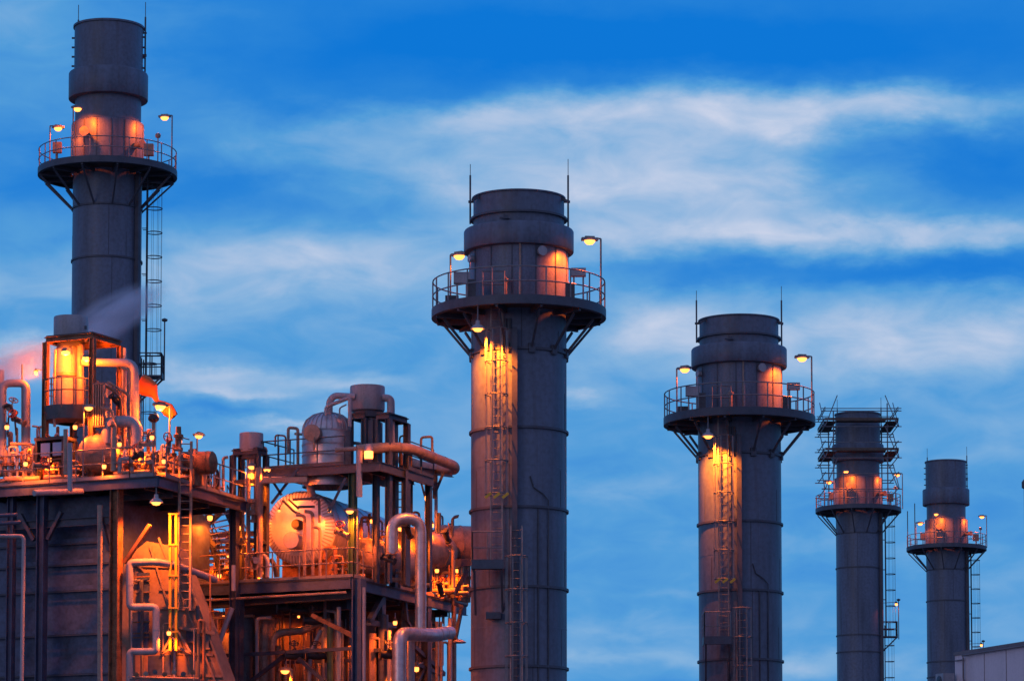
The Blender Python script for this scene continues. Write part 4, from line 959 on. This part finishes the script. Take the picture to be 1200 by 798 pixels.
# big drum
RD = mp(43.5, YM+3.4)
dc = W(351, 618, YM+3.2)
def big_drum():
    t = root('steam_drum', up(dc, ZM), 'huge silver drum with a ribbed round end glowing orange on the middle deck', 'drum')
    ax = Vector((.30, .95, 0)).normalized()
    MB().lathe(dc, [(0, -.42), (.35, -.41), (.75, -.33), (1.10, -.175)], 64, axis=ax).build('end_plate', 'rim', t)
    MB().lathe(dc, [(1.10, -.17), (RD*.93, -.03), (RD*.985, .06), (RD, .16), (RD, .22)], 64, axis=ax).build('rim', 'rim', t)
    m = MB(); s = Vector((ax.y, -ax.x, 0))
    for k in range(60):
        a = 2*PI*k/60; r = s*math.cos(a)+Vector((0, 0, 1))*math.sin(a); m.bar(dc+r*1.11-ax*.166, dc+r*RD*.93-ax*.032, .05, .008, up=-ax)
        m.bar(dc+r*RD*.93-ax*.032, dc+r*RD*.99+ax*.075, .055, .008, up=r-ax)
    m.build('rim_ribs', 'grey', t)
    MB().lathe(dc, [(RD, .22), (RD, 7.5)], 64, axis=ax).build('shell', 'alu', t)
    for k in range(6): MB().lathe(dc, [(RD, .6+1.15*k), (RD*1.015, .6+1.15*k), (RD*1.015, .7+1.15*k), (RD, .7+1.15*k)], 64, axis=ax).build('band', 'alu', t)
    mh = W(342, 633, YM+2.3); MB().lathe(mh, [(0, -.12), (.32, -.12), (.34, -.05), (.34, .7)], 32, axis=ax).build('manway', 'grey', t)
    MB().lathe(W(347, 614, YM+2.4), [(0, -.1), (.16, -.1), (.2, 0), (.2, .4)], 18, axis=ax).build('nozzle', 'black', t)
    for k in (.9, 5.5): MB().box(up(dc+ax*k, (ZM+dc.z-RD*.6)/2), (2.0, .3, dc.z-RD*.6-ZM), s).build('saddle', 'rust', t)
big_drum()
for k, (px, top, lab) in enumerate(((357, 604, 'left of the three upright tubes before the big drum'), (366.5, 600, 'middle of the three upright tubes before the big drum'), (375, 618, 'right of the three upright tubes before the big drum'))):
    pipe(lab, [(px, 674, YM+2), (px, top, YM+2), (px-10, top-1, YM+2)], .062, 'pipe')
pipe('dark thin frame pipe crossing the upper face of the big drum', [(343, 585, YM+2), (374, 584, YM+2), (374.5, 612, YM+2)], .05, 'raild', bands=False); pipe('second dark thin pipe, just below the upper one on the drum face', [(349, 594, YM+2), (369, 593.5, YM+2)], .05, 'raild', bands=False)
pipe('slanting thin pipe over the drum face, upper', [(331, 586, YM+2.2), (345, 600, YM+2.1), (352, 602, YM+2.1)], .045, 'raild', bands=False); pipe('slanting thin pipe over the drum face, lower', [(338, 585, YM+2.2), (350, 596, YM+2.1)], .04, 'raild', bands=False)
pipe('white hose hanging down left of the big drum', [(313, 676, YM+2.2), (314, 655, YM+2.2), (308, 650, YM+2.4)], .08, 'grey'); 
pipe('dark square duct post at lower left of the big drum', [(324, 676, YM+2.3), (322, 662, YM+2.3), (318, 656, YM+2.5)], .09, 'black', bands=False)
pipe('fat pipe curving over the top of the big drum', [(308, 561, YM+2.8), (352, 561, YM+2.6), (362, 566, YM+2.8), (366, 580, YM+3)], .15, 'grey')

# left small silencer on a frame
tt, pp, zt = tower('slim steel frame below the small silencer left of the big drum', (273, 303), YM+3, 533, ZM, .65, 'steel', beams=(565, 590, 635))
ca = (pp[0]+pp[2])/2
silencer('small grey drum silencer left of the domed vessel', 294.5, 508, 530, ca.y, .46, neck=1.3)
pipe('yellow lit upright pipe under the small silencer', [(303, 600, YM+2.2), (303, 548, YM+2.2)], .12, 'pipe'); pipe('orange upright pipe left of the yellow one under the small silencer', [(291, 668, YM+2.6), (291, 560, YM+2.6)], .08, 'pipe')
pipe('pale upright post beside the big drum at its left', [(304.5, 676, YM+2.2), (304.5, 566, YM+2.2), (312, 563, YM+2.2)], .12, 'pipe')
t, a, H = vcyl('control_valve', 'orange control valve between frame legs under the small silencer', 'valve', 297, 585, 612, YM+2.4, .22, 'pipe', lambda r, H: [(0, 0), (r*.4, 0), (r*.4, H*.3), (r, H*.32), (r, H*.5), (r*.5, H*.55), (r*.5, H*.8), (r*.9, H*.85), (r*.9, H), (0, H)])
# domed vessel on upper deck
t, a, H = vcyl('domed_tank', 'silver domed tank with ribbed jacket standing on the upper deck', 'tank', 384, 484, 541, YM+3.3, .98, 'alu', lambda r, H: [(r, -1.0), (r, H*.62), (r*.97, H*.72), (r*.85, H*.84), (r*.6, H*.94), (r*.3, H*.99), (0, H)], n=64)
m = MB()
for k in range(28):
    an = 2*PI*k/28
    pr = [(1.0, .62), (.975, .72), (.86, .84), (.6, .945), (.3, .995)]
    m.tube([a+Vector((math.cos(an)*r*.985, math.sin(an)*r*.985, H*h)) for r, h in pr], .022, 5)
m.build('dome_seams', 'grey', t)
for h in (.1, .32, .6): MB().lathe(a, [(.98, H*h-.03), (1.005, H*h-.03), (1.005, H*h+.03), (.98, H*h+.03)], 48).build('band', 'grey', t)
q = W(367, 508, YM+2.2); dd = Vector((-.25, -1, 0)).normalized(); MB().lathe(q, [(.30, -.6), (.31, .1), (.33, .12), (.33, .2), (0, .24)], 28, axis=dd).build('manway', 'pipe', t)
MB().tube([W(368, 512, YM+1.9), W(368, 528, YM+1.9)], .04, 8).build('drain_pipe', 'pipe', t)
pipe('goose neck pipe from the dome over to the large silencer', [(386, 486, YM+2.8), (386, 470, YM+2.8), (392, 463.5, YM+2.8), (416, 465, YM+2.8)], .13, 'grey', fil=.35)
pipe('orange lit slim pipe sloping beside the goose neck', [(382, 487, YM+2.4), (382, 476.5, YM+2.4), (408, 466.5, YM+2.2), (410, 468, YM+2.2), (410, 500, YM+2.2)], .075, 'grey', fil=.15)
pipe('goose neck pipe leaving the large silencer on its right side', [(448, 466, YM+2.8), (458, 467, YM+2.8), (458.5, 524, YM+2.8)], .15, 'grey', fil=.45)
pipe('thin bracket pipe beside the goose neck', [(398, 488, YM+2.6), (398, 478, YM+2.6), (406, 474, YM+2.6)], .03, 'grey', bands=False)
# tower for large silencer
tt, pp, zt = tower('tall steel frame carrying the large silencer', (441, 456), YM+2.3, 491, ZM, 1.5, 'steel', w=.22)
tt2, pp2, _ = tower('steel frame left half under the large silencer', (411, 428), YM+3.0, 491, ZU, 1.2, 'steel', w=.18)
silencer('large grey drum silencer on the tall steel frame', 430.5, 453, 482, YM+3.3, mp(20.5, YM+3.3), 'grey', neck=2.0)
pipe('mauve pipe dropping from the large silencer through the upper deck', [(433, 490, YM+3.2), (433, 545, YM+3.2)], .22, 'grey')
pipe('pale slim pipe hanging below the upper deck beside the lantern', [(421, 528, YM+1.2), (421, 582, YM+1.2)], .12, 'grey'); pipe('rusty level pipe left of the lantern at upper deck height', [(393, 527.5, YM+1.3), (417, 525.5, YM+1.2)], .085, 'pipe')
# big curved duct pipe on the right
pipe('big insulated pipe looping out over the right end of the upper deck', [(418, 527, YM+1.8), (455, 524, YM+2.0), (480, 525, YM+2.8), (533, 546, YM+6), (533, 551, YM+6.6), (500, 548, YM+8), (470, 538, YM+9)], .20, 'pipe', fil=1.2)
# big inverted U pipe, lower right
pipe('fat silver pipe arching over and dropping through the middle deck', [(459, 650, YM+.8), (459, 607, YM+.8), (493, 607, YM+1.2), (493, 744, YM+1.2), (500, 745, YM+1.2)], .215, 'alu', fil=.62, n=20)
pipe('fat silver pipe with an elbow coming down to the bottom edge', [(527, 741, YM+4), (505, 744, YM+1.6), (468, 742, YM-.2), (468, 830, YM-.2)], .26, 'alu', fil=.45, n=20)
# orange vessels behind
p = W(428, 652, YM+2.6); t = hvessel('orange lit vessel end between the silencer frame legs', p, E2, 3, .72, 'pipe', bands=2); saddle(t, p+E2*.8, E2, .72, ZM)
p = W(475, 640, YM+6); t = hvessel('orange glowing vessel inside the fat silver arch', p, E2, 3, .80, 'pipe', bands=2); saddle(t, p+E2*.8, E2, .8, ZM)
p = W(513, 636, YM+9); t = hvessel('tall rusty vessel right of the fat silver arch', p, E1+E2*.9, 1.8, .72, 'pipe', bands=3, cat='vessel'); saddle(t, p+E1*.8+E2*.7, E1, .72, ZM)
pipe('ladder like upright pipe between upper and middle deck', [(463, 557, YM+4), (463, 603, YM+4)], .085, 'pipe')
free_ladder('dark ladder under the curved pipe, reaching the upper deck', 474, YM+5, 552, 606, 'raild', None, (0, -1), w=.55, cage=False)
t, a, H = vcyl('level_gauge', 'grey upright gauge column at the right end of the middle deck', 'gauge', 514, 601, 625, YM+8, .1, 'raild', None)
pipe('hooked vent pipe at the right end of the middle deck', [(530, 640, YM+8.5), (530, 607, YM+8.5), (537, 605, YM+8.5)], .055, 'raild', bands=False)
pipe('thin upright orange pipe left of the hooked vent', [(511, 650, YM+8), (511, 583, YM+8)], .07, 'grey'); pipe('thin rusty pipe at the far right end of the middle deck', [(539, 700, YM+9), (539, 633, YM+9)], .07, 'pipe'); pipe('upright rusty pipe before the tall rusty vessel', [(531, 696, YM+7.5), (531, 640, YM+7.5), (524, 637, YM+7.5)], .08, 'pipe')
pipe('bent conduit beside the stack at deck height', [(541, 625, YM+9.5), (548, 628, YM+9.5), (549, 645, YM+9.5), (546, 655, YM+9.5)], .04, 'raild', bands=False)
t = root('catwalk_bracket', W(546, 700, YM+8), 'dark steel knee bracket between middle deck and the widest stack', 'bracket')
for a, b, w in (((508, 663), (553, 658), .3), ((548, 668), (530, 700), .18), ((541, 712), (533, 752), .13), ((531, 706), (543, 712), .14)): MB().bar(W(*a, YM+8.2), W(*b, YM+8.2), w).build('arm', 'steel', t)
p = W(538, 752, YM+8); t = root('floodlight', p, 'flat dark floodlight dish sticking out below the middle deck', 'floodlight')
MB().lathe(p, [(.0, .1), (.12, .1), (.28, .0), (.26, -.04)], 20).build('reflector', 'grey', t); MB().bar(p+Vector((-.05, 0, .1)), W(528, 741, YM+8), .07).build('arm', 'steel', t)

for px, py, Y, lab in ((45, 517, YL+3.4, 'small lamp left of the cabinet roof'), (58, 538, YL+2.6, 'small lamp inside the foot of the cabinet'), (88, 500, YL+2.6, 'small lamp beneath the glowing balcony'), (140, 520, YL+2.2, 'small lamp tucked under the very fat bend'), (178, 512, YL+1.6, 'small lamp just below the black vent cap'), (222, 532, YL+3.5, 'small lamp right of the ladder head'), (240, 560, YL+6, 'small lamp behind the rust coloured vent cap')):
    bulk(W(px, py, Y), W(px+2, py-9, Y+.4), lab, 200)
for px, py, Y, lab, pw_ in ((436, 610, YM+3, 'small lamp on the tall silencer frame above the vessel', 330), (490, 655, YM+6, 'small lamp behind the fat silver arch', 420), (512, 668, YM+7, 'small lamp below the tall rusty vessel', 420), (536, 668, YM+8.5, 'small lamp nearest the widest stack', 260), (285, 600, YM+4, 'small lamp halfway down the left silencer frame', 330), (232, 655, YM+5, 'small lamp low before the pipe rack', 420), (268, 650, YM+6.4, 'small lamp behind the staircase treads', 420)):
    bulk(W(px, py, Y), W(px+2, py-9, Y+.4), lab, pw_)
r3 = random.Random(5)
def conduits(n, x0, x1, y0, y1, Yf, lab, nm):
    for k in range(n):
        px = x0+(x1-x0)*(k+.5)/n+r3.uniform(-2, 2); a = r3.uniform(y0, y0+(y1-y0)*.5); Y = Yf(px)+r3.uniform(0, 1.8); q = r3.uniform(-14, 14)
        pts = [(px, y1, Y), (px, a, Y), (px+q, a-1, Y)] + ([(px+q, a+r3.uniform(8, 30), Y)] if r3.random() < .5 else [])
        o = pipe(lab, pts, r3.choice((.028, .035, .05, .06)), r3.choice(('pipe', 'pipe', 'rust', 'grey', 'raild')), bands=False, fil=.12, n=8, name='conduit', group=nm, cat='conduit')
conduits(40, 4, 182, 500, 562, lambda x: YL+3.0+(186-x)*.0148, 'thin bent conduit among the equipment of the left deck', 'thin conduits on the left deck')
conduits(20, 190, 262, 530, 575, lambda x: YL+1.2+(x-186)*.066, 'thin bent conduit along the right side of the left deck', 'thin conduits right of the left deck corner')
conduits(18, 228, 410, 610, 676, lambda x: YM+4.0+(412-x)*.0152, 'thin bent conduit standing behind the big drum face', 'thin conduits on the middle deck, drum side')
conduits(34, 416, 544, 600, 692, lambda x: YM+1.6+(x-412)*.066, 'thin bent conduit standing right of the front corner of the middle deck', 'thin conduits on the middle deck, stack side')
conduits(16, 306, 500, 500, 552, lambda x: YM+3.6, 'thin bent conduit standing on the upper deck', 'thin conduits on the upper deck')
conduits(44, 232, 410, 700, 860, lambda x: YM+2.0+(412-x)*.0152, 'thin bent conduit in the shade below the middle deck', 'thin conduits below the middle deck')
conduits(16, 150, 250, 660, 860, lambda x: YL+1.1, 'thin conduit in front of the sloping ribbed duct', 'thin conduits before the sloping duct')
conduits(22, 432, 530, 715, 860, lambda x: YM+1.2+(x-412)*.066, 'thin bent conduit below the middle deck near the silver elbow', 'thin conduits by the silver elbow pipe')
# ---- valves and small manifolds on the middle deck
ZL_keep = ZL; ZL = ZM
for px, Y, n, h, lab in ((240, YM+5.5, 6, 1.3, 'pipe manifold under the staircase'), (262, YM+5.2, 6, 1.2, 'pipe manifold at the foot of the staircase'), (284, YM+4.6, 5, 1.2, 'pipe manifold left of the big drum'), (402, YM+2.2, 4, 1.6, 'pipe manifold right of the big drum'), (445, YM+3.5, 4, 1.4, 'pipe manifold behind the tall silencer frame'), (478, YM+5.5, 4, 1.5, 'pipe manifold inside the fat silver arch'), (508, YM+7.5, 5, 1.5, 'pipe manifold right of the fat silver arch'), (524, YM+8.6, 5, 1.7, 'pipe manifold at the right end of the middle deck'), (537, YM+9.3, 4, 2.2, 'pipe manifold nearest the widest stack')):
    manifold(lab, px, Y, n, h)['group'] = 'small pipe manifolds on the middle deck'
ZL = ZL_keep
for (px, py), lab, y in (((455, 655), 'hand valve between frame and fat silver arch', YM+1), ((478, 622), 'hand valve in the upper part of the fat silver arch', YM+2), ((516, 690), 'yellow lit hand valve near the right railing', YM+6), ((299, 660), 'hand valve at the foot of the frame left of the drum', YM+1.4), ((280, 640), 'hand valve left of the frame legs', YM+2.4), ((523, 628), 'hand valve above the tall rusty vessel', YM+7), ((401, 625), 'hand valve under the lamp right of the drum', YM+1.2)):
    valve(W(px, py, y), (rl.uniform(-1, 1), .3, rl.uniform(-.6, .6)), .075, lab, (rl.uniform(-.5, .5), -.8, rl.uniform(.1, 1)), rl.choice(('red', 'rust', 'raild')), rl.choice(('black', 'pipe')))

# pipe rack seen behind the stairs
t = root('pipe_rack', pt(245, 690, ZM), 'orange lit steel pipe rack seen behind the staircase', 'pipe rack')
for k, py in enumerate((634, 641, 649, 657, 665)):
    MB().tube([W(205, py+2, YM+8), W(300, py-1, YM+6.6)], (.10, .07, .12, .08, .1)[k], 10).build('pipe', ('pipe', 'rust', 'pipe', 'grey', 'pipe')[k], t)
for px in (214, 238, 268, 292): MB().bar(W(px, 630, YM+7.6), up(W(px, 670, YM+7.6), 0), .2).build('column', 'rust', t)
MB().bar(W(205, 628, YM+8), W(300, 625, YM+6.8), .14, .2).build('beam', 'rust', t); MB().bar(W(205, 671, YM+8), W(300, 668, YM+6.8), .14, .2).build('beam', 'rust', t)

# ---- under the middle deck
casing('second boiler casing in deep shade behind the pipes under the middle deck', MA, MC, 7.0, 175, 470, .2, ZM-.3, [ZM-3.2-2.2*k for k in range(8)], (200, 262, 318, 370, 425), depth=3, mat='rust')
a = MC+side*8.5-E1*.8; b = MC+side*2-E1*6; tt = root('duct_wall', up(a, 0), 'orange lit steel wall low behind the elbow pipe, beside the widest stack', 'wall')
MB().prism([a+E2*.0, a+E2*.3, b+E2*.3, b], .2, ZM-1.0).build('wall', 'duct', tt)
for k in range(7): q = b+(a-b)*(k+.5)/7; MB().bar(up(q-E2*.06, .2), up(q-E2*.06, ZM-1.0), .12).build('rib', 'duct', tt)
TMd = TM
MB().tube([fl2 for fl2 in (up(on_line(MA, MC, 226, ZM)-E2*.15, ZM-.62), up(on_line(MA, MC, 408, ZM)-E2*.15, ZM-.58))], .05, 8).build('edge_conduit', 'pipe', TM)
fm = lambda px, py, off: (lambda z: up(on_line(MA+E2*off, MC+E2*off, px, z), z))(Zat(py, YM+off*.9))
for (a, b, off, w, mt) in (((236, 762), (420, 759), .6, .13, 'steel'), ((236, 775), (310, 774), 2, .1, 'steel'), ((300, 771), (420, 772), 2.5, .12, 'steel'), ((366, 718), (420, 748), .5, .16, 'rust'), ((334, 764), (285, 800), .8, .14, 'steel'), ((350, 768), (384, 800), .8, .14, 'steel'), ((228, 700), (420, 696), 1.0, .3, 'steel'), ((290, 708), (410, 704), 3, .5, 'steelb'), ((284, 770), (300, 820), 1.2, .18, 'steel'), ((232, 716), (296, 715), 1.0, .10, 'pipe')):
    MB().bar(fm(*a, off), fm(*b, off), w).build('beam', mt, TM)
side_pt = lambda px, py: (lambda z: up(on_line(MC-E1*.2, MBp-E1*.2, px, z), z))(Zat(py, YM+4))
for a, b, w, mt in (((432, 735), (462, 732), .2, 'steel'), ((440, 765), (462, 765), .14, 'steel'), ((432, 735), (452, 694), .2, 'steel'), ((485, 752), (520, 778), .16, 'steel'), ((486, 772), (518, 779), .14, 'steel'), ((497, 775), (506, 800), .12, 'steel'), ((497, 775), (486, 800), .12, 'steel'), ((474, 700), (476, 722), .16, 'steel'), ((476, 722), (484, 733), .1, 'steel')):
    MB().bar(side_pt(*a), side_pt(*b), w).build('brace', mt, TM)
# vertical tanks, pipes and conduits under the deck
t, a, H = vcyl('storage_tank', 'pale ribbed upright tank under the middle deck, right of the left column', 'tank', 310, 723, 900, YM+4, .42, 'pipe', lambda r, H: [(0, 0), (r, 0), (r, H-.12), (r*.8, H), (0, H)])
for k in range(10): an = PI+PI*k/9; MB().box(a+Vector((math.cos(an)*.43, math.sin(an)*.43, H/2)), (.03, .03, H*.96), (math.cos(an), math.sin(an), 0)).build('rib', 'pipe', t)
for lab, px, py0, Yo, r, mt in (('grey upright duct at the left end under the middle deck', 243, 745, 5, .35, 'grey'), ('fat mauve pipe beside the dark tank under the middle deck', 268, 742, 4.6, .30, 'grey'),
        ('dark square shaft under the middle deck, left part', 285, 725, 3.6, .42, 'raild'), ('tall mauve pipe below the lamp under the middle deck', 372, 745, 4.2, .28, 'pipe'),
        ('thin green upright pipe under the middle deck', 387, 734, 2.2, .12, 'green'), ('pale slim upright pipe left of the front corner column', 397, 711, 1.5, .085, 'grey'),
        ('mauve upright pipe behind the thin green one', 380, 728, 3.4, .13, 'grey'), ('slim dark upright pipe left of the lamp under the deck', 326, 756, 3.0, .12, 'rust'),
        ('pale pipe running down the outer face of the corner column', 426.5, 688, -.25, .06, 'grey'), ('orange lit upright pipe right of the corner column', 437, 742, 3, .14, 'pipe'), ('dark upright pipe right of the orange lit one', 449, 720, 3, .2, 'raild'), ('thin pale pipe left of the silver elbow pipe', 456, 738, 2.6, .075, 'grey'),
        ('grey upright pipe just right of the silver elbow pipe', 481.5, 748, 1.8, .14, 'grey'), ('yellow lit upright pipe left of the right column', 512, 728, 6.0, .07, 'pipe'), ('second yellow lit upright pipe by the right column', 517, 728, 6.0, .05, 'pipe'), ('white upright pipe right of the right column', 527.5, 724, 8.2, .09, 'grey'), ('rusty pipe at the outer right end under the middle deck', 532, 700, 8.6, .1, 'pipe')):
    pipe(lab, [(px, py0, YM+Yo), (px, 900, YM+Yo)], r, mt)
pipe('thick bent pipe over the lamp under the middle deck', [(320, 850, YM+3.4), (320, 742, YM+3.4), (358, 738, YM+3.4), (372, 730, YM+3.4), (388, 728, YM+3.4)], .15, 'pipe', fil=.4)
pipe('pipe bending over the top of the pale ribbed tank', [(301, 850, YM+3.2), (301, 724, YM+3.2), (318, 723, YM+3.2)], .07, 'grey')
pipe('slanting pale pipe at the upper left under the middle deck', [(272, 712, YM+1.5), (263, 735, YM+1.5), (257, 752, YM+1.5)], .10, 'grey'); pipe('grey post before the middle deck edge, below the stairs', [(273.5, 662, YM-.6), (273.5, 692, YM-.6)], .08, 'grey')
pipe('slanting pipe pair, right of the lamp under the deck', [(376, 738, YM+2.4), (364, 765, YM+2.4), (362, 800, YM+2.4)], .08, 'grey')
for (px, py), lab, y in (((367, 727), 'hand valve with white gauge under the middle deck', YM+2), ((345, 768), 'hand valve just above the lamp under the middle deck', YM+2), ((371, 768), 'big dark valve right of the lamp under the middle deck', YM+2.4), ((336, 712), 'hand valve high under the middle deck centre', YM+3), ((352, 715), 'second hand valve high under the middle deck centre', YM+3), ((457, 767), 'hand valve left of the silver elbow pipe', YM+2)):
    valve(W(px, py, y), (1, .2, 0), .11, lab, (0, -.7, 1), 'black', 'black', L=.38)

# lamps of the middle deck
cobra(W(295, 547, YM+2.6), W(287, 541, YM+3.4), 'left lamp of the two under the small silencer', 580, s=.7, r=.025)
cobra(W(313, 550.5, YM+2.2), W(306, 547, YM+2.4), 'right lamp of the two under the small silencer', 513, s=.65, r=.025)
cobra(W(410, 599, YM+1.2), up(W(419, 602, YM+1.4), ZM), 'bright lamp right of the big drum', 691, s=.7, r=.035)
cobra(W(470, 619, YM+4.8), up(W(462, 620, YM+5), ZM), 'bright lamp inside the fat silver arch', 893, s=.8, r=.03)
cobra(W(528, 634, YM+8.6), up(W(540, 637, YM+9), ZM), 'bright lamp at the right end of the middle deck', 691, s=.8, r=.035)
bulk(W(501, 583, YM+6.6), W(501, 578, YM+7), 'lamp hanging on the steel post under the curved pipe, near the sky', 335, s=1.4)
bulk(W(506, 615, YM+6.6), W(501, 610, YM+7), 'small lamp lower on the same post, above the rusty vessel', 290)
bulk(W(246, 606, YL+8), W(240, 596, YL+8.4), 'lamp under the left deck beside the staircase head', 468, s=1.3)
bulk(W(279, 618, YM+3), W(279, 608, YM+3.3), 'round lamp right of the staircase', 468, s=1.25)
bulk(W(327, 598, YM+1.9), W(331, 588, YM+2.6), 'added lamp to light the face of the big drum', 380, s=.6)  # added to brighten the drum end, no distinct fitting known here
cobra(W(334, 786, YM+1.4), W(341, 850, YM+1.6), 'lamp on a bent pole low under the middle deck', 618, s=.8, r=.07, mat='pipe')
bulk(W(488, 783, YM+3), W(496, 776, YM+3.4), 'small lamp low behind the silver elbow pipe', 1716, s=1.2)
bulk(W(463, 729, YM+2.2), W(463, 718, YM+2.4), 'small lamp at the bend of the silver elbow pipe', 356)
bulk(W(257, 674, YM+3.5), W(257, 664, YM+3.7), 'small lamp low at the foot of the staircase', 335)
bulk(W(306, 671, YM+2.6), W(306, 662, YM+2.7), 'small lamp on the deck at the drum\'s left foot', 178)
bulk(W(440, 668, YM+3.4), W(440, 655, YM+3.6), 'small lamp at the foot of the tall silencer frame', 356)
bulk(W(405, 740, YM+3), W(405, 725, YM+3.2), 'added fill lamp in the shade left of the corner column', 134, s=.7)  # invented fill light for the glow under the deck
bulk(W(262, 722, YM+4), W(262, 712, YM+4.2), 'added fill lamp in the shade at the left under the middle deck', 136, s=.7)  # added fill, lifts the dark left end below the deck
bulk(W(350, 722, YM+4.5), W(350, 712, YM+4.6), 'added fill lamp high in the shade under the middle deck', 189, s=.6)  # made-up source so the pipes below the deck catch light
bulk(W(225, 640, YM+5), W(225, 628, YM+5.5), 'small lamp before the pipe rack behind the stairs', 468)
bulk(W(386, 598, YM+2.0), W(392, 590, YM+2.6), 'added small lamp to light the upper right rim of the big drum', 220, s=.8)  # second added light, for the right part of the drum end
# lantern with box housing
p = W(432, 532.5, YM+1.3); t = root('lantern', p, 'boxy yellow lantern hanging before the tall silencer frame', 'lantern', LG)
MB().lathe(p, [(.0, .42), (.1, .40), (.17, .26), (.17, .12)], 12).build('cap', 'grey', t); MB().lathe(p, [(.15, -.18), (.17, -.1), (.17, .12), (0, .13)], 12).build('lens', 'lens', t); MB().lathe(p, [(0, -.24), (.12, -.24), (.17, -.18), (0, -.17)], 12).build('base', 'grey', t); light(t, p+Vector((0, -.35, 0)), 12)

# ------------------------------------------------------------------ drifting steam
def steam_mat(name, dens, col):
    m = bpy.data.materials.new(name); m.use_nodes = True; t = m.node_tree; N = t.nodes; L = t.links; N.clear()
    out = N.new('ShaderNodeOutputMaterial'); pv = N.new('ShaderNodeVolumePrincipled'); L.new(pv.outputs[0], out.inputs['Volume'])
    pv.inputs['Color'].default_value = (*col, 1); pv.inputs['Anisotropy'].default_value = .0
    tc = N.new('ShaderNodeTexCoord'); ln = N.new('ShaderNodeVectorMath'); ln.operation = 'LENGTH'; L.new(tc.outputs['Object'], ln.inputs[0])
    f = N.new('ShaderNodeMapRange'); f.interpolation_type = 'SMOOTHSTEP'; L.new(ln.outputs['Value'], f.inputs[0]); f.inputs[1].default_value = 1; f.inputs[2].default_value = .1; f.inputs[3].default_value = 0; f.inputs[4].default_value = 1
    mp_ = N.new('ShaderNodeMapping'); mp_.inputs['Scale'].default_value = (1.2, 1.6, 2.2); L.new(tc.outputs['Object'], mp_.inputs[0])
    nz = N.new('ShaderNodeTexNoise'); nz.inputs['Scale'].default_value = 1.3; nz.inputs['Detail'].default_value = 3; L.new(mp_.outputs[0], nz.inputs['Vector'])
    g = N.new('ShaderNodeMapRange'); L.new(nz.outputs['Fac'], g.inputs[0]); g.inputs[1].default_value = .32; g.inputs[2].default_value = .62; g.inputs[3].default_value = .15; g.inputs[4].default_value = 1
    a = N.new('ShaderNodeMath'); a.operation = 'MULTIPLY'; L.new(f.outputs[0], a.inputs[0]); L.new(g.outputs[0], a.inputs[1])
    b = N.new('ShaderNodeMath'); b.operation = 'MULTIPLY'; L.new(a.outputs[0], b.inputs[0]); b.inputs[1].default_value = dens
    L.new(b.outputs[0], pv.inputs['Density']); return m
def steam(label, px, py, Y, rx, ry, rz, tilt, dens, col=(.92, .9, .95)):
    p = W(px, py, Y); M['steam'+label] = steam_mat('steam', dens, col)
    m = MB(); m.lathe((0, 0, 0), [(math.sin(PI*i/12), -math.cos(PI*i/12)) for i in range(13)], 24)
    o = m.build('steam', 'steam'+label, origin=(0, 0, 0)); o.location = p; o.scale = (rx, ry, rz); o.rotation_euler = (0, -math.radians(tilt), 0)
    tag(o, label, 'steam', None, 'stuff')
steam('pale mauve steam streaming right across the tall left stack', 136, 368, YL+7, 2.5, 1.0, .95, 28, 2.8)
steam('wisp of steam around the left silencer', 106, 396, YL+5.4, 1.7, .9, .75, 20, 1.8)
steam('pinkish steam drifting to the left edge above the pink pipe loop', 22, 425, YL+4.2, 2.6, 1.2, .95, 16, 1.3, (1, .9, .88))
bulk(W(42, 436, YL+4), W(52, 434, YL+3.2), 'added lamp to light the pinkish steam left of the steaming tower', 140, s=.8, allround=True)  # added light source, only there to tint the steam
